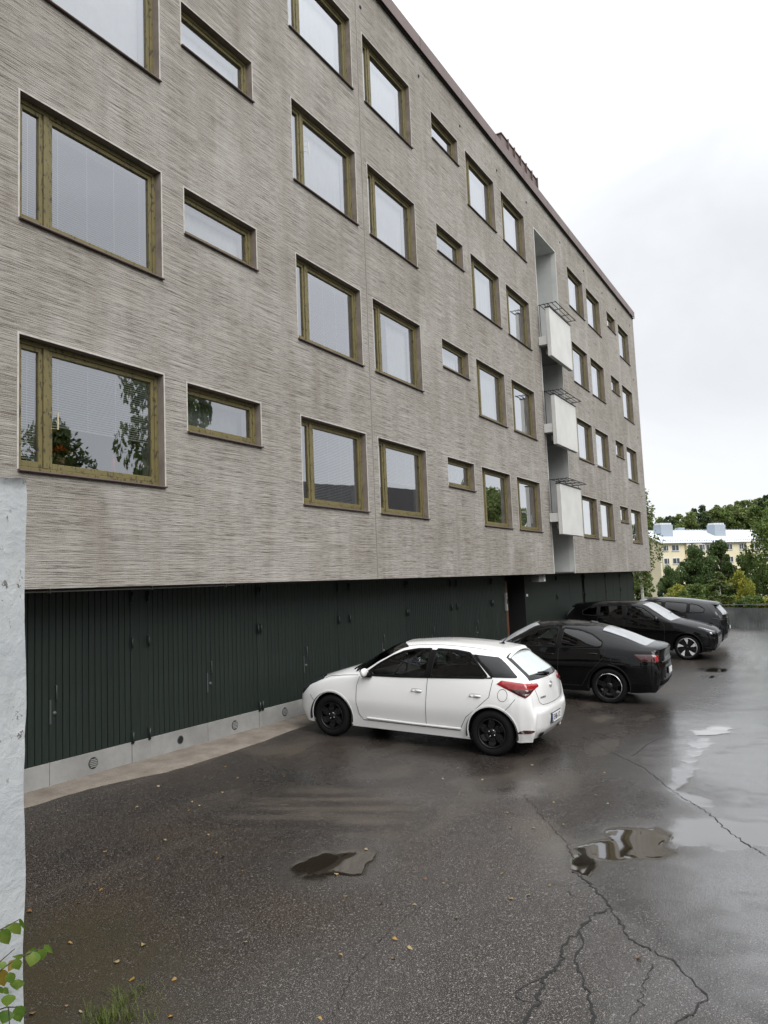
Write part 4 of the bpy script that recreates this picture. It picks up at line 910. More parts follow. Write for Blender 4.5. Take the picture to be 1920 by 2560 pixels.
# ---- ring tables: seven long curves (sill, lower door, widest line, belt, roof rail, roof mid, centre), each point (s, half width, height)
def side3(s, y=(.79, .822, .86), z=(.19, .345, .60)): return [(s, y[k], z[k]) for k in range(3)]
HATCH = [
 [(.12,.50,.22),(.06,.50,.34),(.03,.50,.45),(.02,.50,.55),(.04,.46,.63),(.03,.26,.665),(.02,0,.675)],
 [(.20,.70,.20),(.12,.72,.36),(.09,.72,.50),(.10,.70,.63),(.15,.60,.715),(.12,.34,.75),(.10,0,.76)],
 [(.36,.79,.19),(.30,.80,.37),(.28,.81,.54),(.32,.79,.70),(.36,.68,.79),(.32,.38,.83),(.30,0,.845)],
 [(.60,.80,.19),(.58,.835,.38),(.58,.845,.60),(.60,.81,.80),(.62,.72,.865),(.60,.40,.91),(.58,0,.925)],
 side3(.90, (.80,.832,.862), (.19,.36,.61))+[(.92,.82,.88),(.94,.74,.93),(.88,.42,.985),(.85,0,1.0)],
 side3(1.2)+[(1.22,.82,.925),(1.25,.745,.98),(1.12,.42,1.045),(1.05,0,1.06)],
 side3(1.55)+[(1.55,.82,.945),(1.62,.68,1.19),(1.45,.40,1.25),(1.39,0,1.265)],
 side3(2.0)+[(1.98,.82,.965),(2.02,.605,1.385),(1.86,.37,1.43),(1.80,0,1.442)],
 side3(2.5)+[(2.5,.82,.99),(2.5,.585,1.425),(2.5,.35,1.474),(2.5,0,1.482)],
 side3(3.0, (.79,.823,.866), (.19,.345,.62))+[(3.0,.815,1.02),(3.0,.57,1.41),(3.0,.34,1.46),(3.0,0,1.47)],
 side3(3.40, (.79,.83,.868), (.20,.37,.66))+[(3.38,.80,1.045),(3.33,.55,1.372),(3.33,.33,1.43),(3.33,0,1.44)],
 side3(3.68, (.77,.83,.858), (.21,.40,.69))+[(3.57,.785,1.05),(3.49,.53,1.335),(3.51,.32,1.40),(3.53,0,1.41)],
 side3(3.72, (.765,.825,.852), (.21,.40,.69))+[(3.61,.782,1.048),(3.51,.535,1.312),(3.525,.32,1.37),(3.54,0,1.378)],
 side3(3.79, (.76,.82,.842), (.21,.40,.69))+[(3.72,.772,1.042),(3.70,.60,1.175),(3.735,.33,1.20),(3.75,0,1.205)],
 side3(3.86, (.74,.80,.822), (.22,.40,.68))+[(3.835,.752,1.02),(3.87,.635,1.03),(3.92,.34,1.035),(3.94,0,1.035)],
 [(3.905,.71,.22),(3.94,.77,.39),(3.95,.79,.61),(3.93,.74,.84),(3.955,.61,.83),(3.99,.34,.82),(4.0,0,.82)],
 [(3.93,.69,.22),(3.965,.74,.37),(3.985,.76,.53),(3.965,.72,.68),(3.985,.59,.665),(4.015,.34,.655),(4.025,0,.655)],
 [(3.93,.68,.22),(3.97,.72,.36),(3.995,.735,.50),(4.0,.70,.61),(4.03,.58,.60),(4.045,.34,.59),(4.05,0,.59)],
 [(3.90,.64,.22),(3.95,.68,.28),(3.97,.69,.34),(3.985,.66,.39),(4.015,.55,.38),(4.03,.33,.37),(4.035,0,.37)],
 [(3.86,.60,.20),(3.90,.62,.225),(3.91,.62,.24),(3.92,.60,.25),(3.94,.5,.25),(3.955,.3,.25),(3.96,0,.25)]]
HATCH = [[(.83-(.83-s)*.87 if s < .83 else s, y*(1-.05*max(0, (.5-s))/.5) if s < .5 else y, z) for s, y, z in ring] for ring in HATCH]
SALOON = [
 [(.12,.55,.24),(.05,.55,.36),(.02,.55,.46),(.02,.55,.56),(.04,.52,.66),(.03,.3,.69),(.02,0,.70)],
 [(.24,.78,.22),(.14,.80,.38),(.11,.80,.52),(.12,.78,.66),(.18,.66,.745),(.14,.38,.78),(.12,0,.79)],
 [(.44,.86,.21),(.36,.87,.40),(.34,.88,.58),(.38,.86,.75),(.42,.74,.83),(.36,.42,.87),(.34,0,.88)],
 [(.86,.87,.21),(.86,.90,.40),(.86,.915,.64),(.86,.875,.865),(.88,.78,.92),(.84,.45,.965),(.82,0,.98)],
 side3(1.25, (.86,.90,.92), (.21,.40,.66))+[(1.25,.87,.945),(1.32,.79,.99),(1.20,.45,1.04),(1.14,0,1.055)],
 side3(1.65, (.86,.90,.92), (.21,.40,.66))+[(1.65,.87,.96),(1.78,.70,1.21),(1.62,.42,1.265),(1.56,0,1.28)],
 side3(2.1, (.86,.90,.92), (.21,.40,.66))+[(2.1,.87,.97),(2.14,.62,1.385),(2.02,.38,1.435),(1.98,0,1.45)],
 side3(2.6, (.86,.90,.92), (.21,.40,.66))+[(2.6,.87,.98),(2.6,.595,1.42),(2.6,.36,1.47),(2.6,0,1.48)],
 side3(3.1, (.86,.90,.925), (.21,.40,.67))+[(3.1,.875,1.0),(3.1,.585,1.385),(3.1,.35,1.44),(3.1,0,1.452)],
 side3(3.4, (.86,.90,.928), (.22,.41,.68))+[(3.4,.875,1.01),(3.42,.59,1.325),(3.42,.35,1.385),(3.42,0,1.40)],
 side3(3.8, (.86,.90,.928), (.23,.42,.70))+[(3.8,.86,1.02),(3.85,.62,1.215),(3.86,.36,1.255),(3.86,0,1.265)],
 side3(4.15, (.84,.89,.915), (.24,.43,.72))+[(4.15,.835,1.025),(4.25,.68,1.095),(4.28,.38,1.105),(4.28,0,1.11)],
 side3(4.38, (.82,.87,.89), (.26,.44,.73))+[(4.38,.805,1.02),(4.45,.69,1.065),(4.53,.38,1.075),(4.55,0,1.08)],
 side3(4.44, (.80,.85,.868), (.26,.44,.72))+[(4.46,.79,.98),(4.52,.68,1.02),(4.585,.38,1.035),(4.60,0,1.04)],
 [(4.46,.79,.27),(4.50,.83,.44),(4.51,.84,.66),(4.50,.78,.84),(4.52,.68,.84),(4.565,.38,.84),(4.575,0,.84)],
 [(4.47,.78,.27),(4.53,.81,.42),(4.55,.82,.58),(4.54,.77,.70),(4.56,.68,.70),(4.595,.38,.70),(4.605,0,.70)],
 [(4.44,.74,.27),(4.50,.77,.34),(4.53,.78,.42),(4.54,.74,.50),(4.57,.64,.50),(4.60,.38,.50),(4.61,0,.50)],
 [(4.36,.68,.25),(4.40,.70,.26),(4.42,.70,.28),(4.43,.68,.29),(4.45,.6,.29),(4.48,.36,.29),(4.49,0,.29)]]
SUV = [
 [(.14,.60,.28),(.06,.60,.42),(.03,.60,.54),(.03,.60,.66),(.05,.58,.76),(.04,.34,.795),(.03,0,.805)],
 [(.26,.84,.26),(.15,.86,.44),(.11,.86,.60),(.13,.84,.76),(.19,.72,.845),(.14,.42,.88),(.12,0,.89)],
 [(.48,.92,.24),(.40,.935,.45),(.38,.945,.66),(.42,.92,.85),(.46,.80,.93),(.40,.46,.975),(.38,0,.985)],
 [(.88,.93,.24),(.88,.965,.46),(.88,.98,.72),(.88,.935,.965),(.90,.84,1.02),(.86,.50,1.07),(.84,0,1.085)],
 side3(1.30, (.92,.965,.98), (.24,.46,.74))+[(1.30,.93,1.04),(1.40,.85,1.085),(1.26,.50,1.13),(1.20,0,1.145)],
 side3(1.75, (.92,.965,.98), (.24,.46,.74))+[(1.75,.93,1.06),(1.88,.76,1.32),(1.72,.46,1.38),(1.66,0,1.395)],
 side3(2.25, (.92,.965,.98), (.24,.46,.74))+[(2.25,.93,1.07),(2.28,.69,1.515),(2.16,.42,1.565),(2.12,0,1.58)],
 side3(2.8, (.92,.965,.98), (.24,.46,.74))+[(2.8,.93,1.08),(2.8,.66,1.555),(2.8,.40,1.61),(2.8,0,1.62)],
 side3(3.5, (.92,.965,.985), (.24,.46,.75))+[(3.5,.935,1.10),(3.5,.645,1.53),(3.5,.39,1.59),(3.5,0,1.60)],
 side3(4.1, (.92,.965,.985), (.25,.47,.76))+[(4.1,.92,1.12),(4.15,.63,1.465),(4.18,.38,1.525),(4.18,0,1.54)],
 side3(4.45, (.90,.95,.965), (.27,.48,.77))+[(4.42,.89,1.12),(4.46,.62,1.40),(4.56,.38,1.465),(4.60,0,1.48)],
 side3(4.52, (.89,.94,.955), (.27,.48,.77))+[(4.48,.885,1.12),(4.50,.63,1.365),(4.57,.38,1.425),(4.60,0,1.435)],
 side3(4.66, (.87,.92,.935), (.28,.48,.77))+[(4.64,.86,1.10),(4.72,.70,1.12),(4.82,.40,1.13),(4.84,0,1.13)],
 [(4.72,.84,.29),(4.77,.89,.48),(4.78,.90,.72),(4.77,.84,.93),(4.80,.72,.94),(4.86,.42,.94),(4.875,0,.94)],
 [(4.72,.82,.29),(4.79,.86,.46),(4.81,.87,.64),(4.80,.81,.77),(4.83,.70,.77),(4.88,.42,.77),(4.89,0,.77)],
 [(4.68,.78,.29),(4.76,.81,.38),(4.79,.82,.48),(4.80,.78,.56),(4.84,.66,.56),(4.885,.42,.56),(4.895,0,.56)],
 [(4.58,.72,.27),(4.63,.74,.29),(4.65,.74,.31),(4.66,.72,.33),(4.69,.6,.33),(4.73,.4,.33),(4.74,0,.33)]]
def glass_rows(c, r0, r1, col, name, mat, inset=.0):
    j0 = c.col_of[col]; m_ = (c.fi >= c.row_of[r0]) & (c.fi < c.row_of[r1]) & (c.fj >= j0) & (c.fj < c.NV-1-j0)
    return m_
def grow(P, d):
    cx_ = sum(p[0] for p in P)/len(P); cz_ = sum(p[1] for p in P)/len(P); return [(p[0]+d*(p[0]-cx_)/max(.05, math.hypot(p[0]-cx_, p[1]-cz_)), p[1]+d*(p[1]-cz_)/max(.05, math.hypot(p[0]-cx_, p[1]-cz_))) for p in P]
def ground_pose(contact_r, contact_f_dir, wb, half, side): pass
def pose(rear_xy, yaw, wb, half, side):
    """root position on the ground from the outer contact point of one rear wheel (side=+1 left)"""
    fx, fy = math.cos(yaw), math.sin(yaw); lx, ly = -fy, fx
    cx_ = rear_xy[0]+fx*wb/2-side*lx*half; cy_ = rear_xy[1]+fy*wb/2-side*ly*half
    zf = gz(cx_+fx*wb/2, cy_+fy*wb/2); zr = gz(cx_-fx*wb/2, cy_-fy*wb/2)
    return (cx_, cy_, (zf+zr)/2), math.atan2(zf-zr, wb)

# ---------------- white hatchback
def white_car():
    yaw = R(92.0); loc, pit = pose((-2.560, -3.200), yaw, 2.57, .85, 1)
    c = Car('parked_car', HATCH, (1, 1, 1), None, (.83, 3.40), .312, 1.52, M['white_paint'], loc, yaw, pit, 'white five-door hatchback parked nose-in against the garage doors', 'car', 'cars parked by the garages')
    ws = glass_rows(c, 5, 7, 4, '', None); rg_ = glass_rows(c, 12, 14, 4, '', None)
    FW = smooth_poly([(1.38, .962), (1.60, 1.13), (1.80, 1.245), (1.98, 1.325), (2.20, 1.368), (2.425, 1.382), (2.385, .998)], 1, r=.07); RW = smooth_poly([(2.465, 1.003), (2.50, 1.384), (2.80, 1.378), (3.02, 1.352), (3.34, 1.050)], 1, r=.07); QP = [(3.05, 1.338), (3.10, 1.342), (3.42, 1.318), (3.47, 1.295), (3.60, 1.20), (3.74, 1.085), (3.735, 1.066), (3.38, 1.057)]
    wsm = ws.copy(); rgm = rg_ & (c.fj >= c.col_of[4]+4) & (c.fj < c.NV-1-c.col_of[4]-4) & (c.fi >= c.row_of[12]+1) & (c.fi < c.row_of[14]-2)
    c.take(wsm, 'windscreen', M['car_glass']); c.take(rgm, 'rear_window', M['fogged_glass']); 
    c.take(rg_ & ~rgm, 'rear_pillar_trim', M['gloss_black'])
    DF = [(1.31, .93), (1.27, .80), (1.27, .55), (1.31, .38), (1.38, .30), (2.41, .30), (2.43, 1.0), (2.45, 1.39), (2.20, 1.38), (1.90, 1.32), (1.60, 1.16)]
    DR = [(2.42, .30), (2.92, .30), (3.03, .50), (3.22, .66), (3.37, .80), (3.41, 1.03), (3.06, 1.345), (2.85, 1.385), (2.46, 1.39), (2.44, 1.0)]
    panes = []
    for side in (1, -1):
        for P in (FW, RW): panes.append((side, P, c.take(c.side_mask(P, side), 'side_window', M['car_glass'])))
    c.wheels(wheel_std(.205, .185, 'hatch'), .185, .05)
    c.inner_keep = c.alive & (c.fc[:, 2] > .55)
    for side in (1, -1):
        for P in (FW, RW): c.ribbon(P, .032, side, 'window_trim', M['trim_black'], off=.006, step=.02)
        c.patch([(2.375, 1.0), (2.475, 1.0), (2.51, 1.375), (2.41, 1.375)], c.side_fn(side), 'pillar_trim', M['trim_black'], off=.0055)
        c.patch(QP, c.side_fn(side), 'quarter_panel', M['gloss_black'], off=.006)
        c.patch([(1.33, .945), (1.46, .945), (1.56, 1.06), (1.52, 1.045)], c.side_fn(side), 'mirror_triangle', M['trim_black'], off=.006)
        c.ribbon([(1.40, .955), (2.0, .972), (2.5, .998), (3.0, 1.028), (3.4, 1.052)], .018, side, 'belt_seal', M['trim_black'], off=.008, closed=False)
        for P, hs in ((DF, 2.27), (DR, 3.17)):
            d_ = c.take(c.side_mask(P, side), 'door', M['white_paint'])
            low = [p for p in P if p[1] < .98]
            c.ribbon(low if P is DF else low+[(3.41, 1.03)], .007, side, 'door_gap', M['seam'], d_, .0035, False, step=.02)
            handle(c, hs, .80, side, M['white_paint'], d_)
            c.patch(smooth_poly([(hs-.09, .772), (hs+.08, .770), (hs+.09, .83), (hs-.09, .832)], 2), c.side_fn(side), 'handle_recess', plain('recess_grey', (.45, .455, .46), .4), d_, .003, .02)
        c.ribbon([(2.43, .985), (2.418, .6), (2.41, .31)], .007, side, 'door_gap', M['seam'], None, .0035, False)
        c.ribbon([(1.45, .335), (2.2, .325), (2.95, .325)], .035, side, 'door_moulding', M['white_paint'], None, .016, False)
        c.ribbon([(1.16, .205), (2.0, .20), (2.98, .205)], .05, side, 'sill_trim', M['white_paint'], None, .010, False)
        th = np.linspace(0, 2*math.pi, 28)[:-1]
        if side > 0: c.ribbon([(3.56+.068*math.cos(t), .835+.08*math.sin(t)) for t in th], .006, side, 'fuel_flap_gap', M['seam'], None, .0025)
        mirror(c, 1.42, .955, side, M['white_paint'], .82)
        tl = c.corner_fn(-1, side); P = [(.99, 0.977), (.93, 1.027), (.72, 1.007), (.42, 0.977), (.405, 0.937), (.52, 0.907), (.62, .862), (.70, 0.814), (.78, .852), (.90, .922)]
        lamp = c.patch(P, tl, 'tail_light', M['red_lens'], None, .012, .022)
        c.patch([(.985, 0.974), (.90, 0.947), (.62, 0.930), (.45, 0.930), (.52, 0.910), (.62, 0.865), (.70, 0.819), (.78, 0.854), (.90, 0.924)], tl, 'lamp_lower', M['dark_red'], lamp, .0145, .022); c.patch([(.765, 0.870), (.62, 0.874), (.695, 0.830)], tl, 'reversing_lens', M['clear_lens'], lamp, .0175, .02)
        fl = c.patch(smooth_poly([(.80, .335), (.62, .345), (.56, .372), (.60, .395), (.74, .388)], 1), tl, 'fog_lamp', M['dark_red'], None, .008, .02); c.patch([(.775, .342), (.70, .345), (.715, .383), (.745, .38)], tl, 'reflector', M['clear_lens'], fl, .0105, .02)
        hd = c.corner_fn(1, side, 62); P = smooth_poly([(-.02, .60), (.30, .57), (.40, .60), (.02, .0), (.0, .0)], 0)
        c.patch([(.10, .645), (.16, .588), (.24, .585), (.30, .64), (.40, .74), (.62, .835), (.60, .862), (.48, .845), (.28, .775), (.14, .70)], c.side_fn(side), 'headlight', M['lamp_dark'], None, .008, .025)
        c.ribbon([(.12, .705), (.28, .785), (.48, .855), (.60, .868), (.635, .838)], .014, side, 'headlight_rim', M['gloss_black'], None, .010, False)
        c.ribbon([(.42, .60), (.48, .53), (.52, .50)], .005, side, 'bumper_gap', M['seam'], None, .003, False)
        c.ribbon([(3.74, .80), (3.66, .70), (3.60, .64)], .006, side, 'bumper_gap', M['seam'], None, .003, False)
        c.ribbon([(.66, .855), (.75, .89), (1.0, .925), (1.28, .952)], .006, side, 'bonnet_gap', M['seam'], None, .003, False)
    rf_ = c.end_fn(-1)
    c.ribbon([(.62, 1.0), (.575, .84), (.53, .73), (.44, .69), (.2, .676), (0, .674), (-.2, .676), (-.44, .69), (-.53, .73), (-.575, .84), (-.62, 1.0)], .006, 1, 'tailgate_gap', M['seam'], None, .003, False, rf_)
    c.ribbon([(.64, 1.032), (.33, 1.030), (0, 1.028), (-.33, 1.030), (-.64, 1.032)], .012, 1, 'window_gap', M['seam'], None, .004, False, rf_)
    c.patch([(.14, 1.380), (.12, 1.395), (-.12, 1.395), (-.14, 1.380)], rf_, 'brake_light', M['dark_red'], None, .006, .02)
    c.ribbon([(.55, .30), (.30, .272), (0, .268), (-.30, .272), (-.55, .30)], .06, 1, 'diffuser', M['rubber'], None, .012, False, rf_)
    # spoiler, wiper, badge, lettering, plate, aerial
    x = c.xm-3.47; vs_ = []; fs_ = []; n = 14
    for k in range(n+1):
        y = -.50+1.0*k/n; b = 1-(abs(y)/.5)**2*.18; zt_ = 1.418-.095*(abs(y)/.5)**2.2
        for (dx, dz_) in ((.22, .022), (.02, .016), (-.10*b, -.006), (-.11*b, -.022), (.0, -.028), (.20, -.04)): vs_.append((x+dx, y, zt_+dz_-.012))
    for k in range(n):
        for e in range(5): fs_.append((6*k+e, 6*k+e+1, 6*k+e+7, 6*k+e+6))
    MB().add(vs_, fs_, 0, True).build('roof_spoiler', M['white_paint'], c.root)
    p0 = rf_(-.02, 1.05, .02); p1 = rf_(.30, 1.09, .022)
    MB().tube([p0, (p0+p1)/2+Vector((-.01, 0, .01)), p1], [.022, .014, .008], 6).build('rear_wiper', M['rubber'], c.root)
    bd = MB(); pts = []
    for k in range(25): t = 2*math.pi*k/24; q_ = rf_(.066*math.cos(t), .915+.034*math.sin(t), .008); pts.append(q_)
    bd.tube(pts, .006, 6, cap=False)
    for s_ in (1, -1): bd.tube([rf_(s_*.030+.012, .892, .008), rf_(s_*.030-.012, .938, .008)], .006, 5)
    bd.tube([rf_(.034, .907, .008), rf_(0, .918, .009), rf_(-.034, .924, .008)], .006, 5); bd.build('emblem', M['chrome'], c.root)
    t_ = link('lettering', text_mesh('HYUNDAI', .038, 'lettering', M['gloss_black']), c.root); q_ = rf_(.40, .785, .004); t_.location = q_; n_q = (rf_(.40, .785, .1)-rf_(.40, .785, .0)).normalized()
    t_.rotation_euler = (math.pi/2, 0, math.atan2(n_q.y, n_q.x)+math.pi/2)
    plate(c, -1, .475, 'ENB-112', 0, .44, .118, .06)
    c.patch(smooth_poly([(.30, .40), (-.30, .40), (-.27, .555), (.27, .555)], 1), rf_, 'plate_recess', M['white_paint'], None, .006, .03)
    tp = c.top_fn(); a0 = tp(3.25, 0, .0); ae = MB().prism([(a0.x+.05, a0.z), (a0.x-.06, a0.z), (a0.x-.035, a0.z+.025), (a0.x-.0, a0.z+.012)], -.02, .02, 'y'); ae.tube([(a0.x-.02, 0, a0.z+.015), (a0.x-.10, 0, a0.z+.10)], .005, 5); ae.build('aerial', M['rubber'], c.root)
    for s_ in (1, -1): c.ribbon([(2.0, s_*.56), (2.6, s_*.545), (3.2, s_*.53), (3.45, s_*.50)], .010, 1, 'roof_channel', M['seam'], None, .002, False, tp)
    q0 = tp(1.16, .45, .015); q1 = tp(1.30, -.05, .02); MB().tube([q0, q1], .008, 5).tube([tp(1.10, .60, .012), q0], .012, 5).build('wiper', M['rubber'], c.root)
    c.ribbon([(1.04, .0), (1.09, .35), (1.2, .70)], .05, 1, 'cowl', M['rubber'], None, .004, False, tp); c.ribbon([(1.04, .0), (1.09, -.35), (1.2, -.70)], .05, 1, 'cowl', M['rubber'], None, .004, False, tp)
    seats(c, 1.95, .30, .60); dashboard(c, 1.20, 1.62, .98, .66); c.finish(); return c
CARS = [white_car()]

# ---------------- three black cars
def dark_car(name, rings, sc, axles, wr, track, loc, yaw, pit, label, paint, wheel, ww, WINS, PILL, DOORS, rows, rear_rows, belt, z_glass, arch=.055, clad=None, privacy=True, handles=()):
    c = Car(name, rings, sc, None, axles, wr, track, paint, loc, yaw, pit, label, 'car', 'cars parked by the garages')
    ws = glass_rows(c, rows[0], rows[1], 4, '', None); rg_ = glass_rows(c, rear_rows[0], rear_rows[1], 4, '', None); d = 3
    rgm = rg_ & (c.fj >= c.col_of[4]+d) & (c.fj < c.NV-1-c.col_of[4]-d); wsm = ws & (c.fj >= c.col_of[4]+d) & (c.fj < c.NV-1-c.col_of[4]-d)
    c.take(wsm, 'windscreen', M['dewy_sheen_glass']); c.take(rgm, 'rear_window', M['dewy_sheen_glass']); c.take((rg_ & ~rgm) | (ws & ~wsm), 'pillar_trim', M['trim_black'])
    for side in (1, -1):
        for k, P in enumerate(WINS): c.take(c.side_mask(P, side), 'side_window', M['car_glass'] if k == 0 or not privacy else M['privacy_glass'])
    c.wheels(wheel, ww, arch, clad, .075 if clad else .036, .010 if clad else .004)
    c.inner_keep = c.alive & (c.fc[:, 2] > .6)
    for side in (1, -1):
        for P in WINS: c.ribbon(P, .032, side, 'window_trim', M['trim_black'], off=.005, step=.02)
        for P in PILL: c.patch(P, c.side_fn(side), 'pillar_trim', M['trim_black'], off=.005)
        c.ribbon(belt, .018, side, 'belt_seal', M['trim_black'], off=.007, closed=False)
        for P in DOORS:
            d_ = c.take(c.side_mask(P, side), 'door', paint); zb = [p for p in P if p[1] < z_glass]
            c.ribbon(zb, .008, side, 'door_gap', M['seam'], d_, .003, False, step=.02)
        for (s_, z_) in handles: c.patch(smooth_poly([(s_-.10, z_-.014), (s_+.10, z_-.018), (s_+.10, z_+.016), (s_-.10, z_+.016)], 1), c.side_fn(side), 'handle', M['gloss_black'], None, .012, .02, .3)
    return c
def zs(fn, k): return lambda a, b, o: fn(a, b*k, o)
def zp(P, k): return [[(a, b*k) for a, b in Q] for Q in P]
def fastback():
    yaw = R(92.5); loc, pit = pose((2.917, -3.42), yaw, 2.735, .93, 1)
    W = [smooth_poly([(1.60, .995), (1.85, 1.17), (2.10, 1.305), (2.30, 1.355), (2.56, 1.372), (2.52, 1.01)], 1, r=.09), smooth_poly([(2.62, 1.012), (2.66, 1.374), (3.0, 1.345), (3.25, 1.275), (3.47, 1.14), (3.45, 1.065), (3.36, 1.045)], 1, r=.09)]
    D = [[(1.52, .98), (1.46, .84), (1.46, .55), (1.50, .40), (1.60, .31), (2.58, .31), (2.59, 1.0), (2.62, 1.41), (2.3, 1.385), (2.05, 1.32), (1.8, 1.18)], [(2.59, .31), (3.06, .31), (3.20, .55), (3.38, .74), (3.50, .88), (3.54, 1.02), (3.50, 1.15), (3.26, 1.30), (3.0, 1.375), (2.63, 1.41), (2.60, 1.0)]]
    M['wheel_b'] = wheel_std(.255, .235, 'star')
    c = dark_car('parked_car', SALOON, (1, 1, 1.05), (.86, 3.595), .350, 1.60, loc, yaw, pit, 'glossy black fastback saloon parked nose-in next to the white hatchback', M['black_paint'], M['wheel_b'], .235, zp(W, 1.05), zp([[(2.53, 1.02), (2.61, 1.02), (2.65, 1.36), (2.57, 1.36)]], 1.05), zp(D, 1.05), (4, 6), (9, 11), [(1.55, 1.034), (2.2, 1.05), (2.9, 1.076), (3.45, 1.108)], 1.08, .05, handles=((2.40, .92), (3.28, .965)))
    tl = c.end_fn(-1)
    for side in (1, -1):
        cf = zs(c.corner_fn(-1, side), 1.05); lamp = c.patch([(1.00, .945), (.99, .90), (.92, .835), (.72, .815), (.58, .82), (.56, .95), (.75, .955)], cf, 'tail_light', M['dark_red'], None, .008, .025)
        c.patch([(.70, .945), (.70, .825), (.60, .825), (.60, .945)], cf, 'tail_lens', M['red_lens'], lamp, .013, .025); c.patch([(.955, .915), (.955, .905), (.83, .90), (.83, .91)], cf, 'lamp_strip', M['red_lens'], lamp, .013, .02)
        mirror(c, 1.60, 1.034, side, M['gloss_black'], .95)
        th = [(3.55+.13*math.cos(t)*(1 if abs(math.cos(t)) < .8 else .95), .865+.085*math.sin(t)) for t in np.linspace(0, 2*math.pi, 24)[:-1]]
        if side > 0: c.ribbon([(3.66, .80), (3.90, .80), (3.95, .87), (3.93, .93), (3.68, .94), (3.63, .88)], .007, side, 'charge_flap_gap', M['seam'], None, .003)
        c.ribbon([(1.35, .26), (2.2, .25), (3.1, .26)], .08, side, 'sill_trim', M['rubber'], None, .008, False)
        c.patch([(.10, .70), (.35, .70), (.55, .78), (.50, .82), (.20, .76)], c.side_fn(side), 'headlight', M['lamp_dark'], None, .006, .03)
    c.patch([(.50, .835), (.50, .935), (-.50, .935), (-.50, .835)], tl, 'light_bar', M['gloss_black'], None, .006, .05); tl = zs(tl, 1.05); c.ribbon([(.60, .80), (.3, .80), (0, .80), (-.3, .80), (-.60, .80)], .03, 1, 'bumper_edge', M['rim_grey'], None, .015, False, tl)
    c.ribbon([(.66, .42), (.3, .41), (0, .41), (-.3, .41), (-.66, .42)], .10, 1, 'diffuser', M['rubber'], None, .010, False, tl); c.ribbon([(.60, .50), (.50, .495)], .022, 1, 'reflector', M['dark_red'], None, .014, False, tl)
    plate(c, -1, .65, '', 0, .44, .115, .05)
    tp = c.top_fn(); c.patch(smooth_poly([(3.05, .05), (3.05, -.05), (3.22, -.045), (3.22, .045)], 1), tp, 'aerial_fin', M['gloss_black'], None, .035, .02, .1)
    seats(c, 2.1, .32, .60, .40); dashboard(c, 1.32, 1.80, 1.0, .70, .40); c.finish(); return c
CARS.append(fastback())
SUVW = [smooth_poly([(1.75, 1.105), (2.0, 1.29), (2.22, 1.42), (2.45, 1.475), (2.78, 1.49), (2.74, 1.125)], 1, r=.09), smooth_poly([(2.85, 1.13), (2.88, 1.492), (3.35, 1.475), (3.62, 1.455), (3.60, 1.16)], 1, r=.09), smooth_poly([(3.69, 1.165), (3.70, 1.45), (3.98, 1.405), (4.18, 1.30), (4.16, 1.185)], 1, r=.09)]
SUVD = [[(1.66, 1.08), (1.56, .92), (1.56, .60), (1.60, .42), (1.70, .34), (2.80, .34), (2.81, 1.10), (2.84, 1.53), (2.45, 1.505), (2.2, 1.44), (1.95, 1.30)], [(2.82, .34), (3.34, .34), (3.45, .60), (3.60, .80), (3.66, .98), (3.66, 1.12), (3.67, 1.48), (3.3, 1.51), (2.85, 1.53), (2.82, 1.10)]]
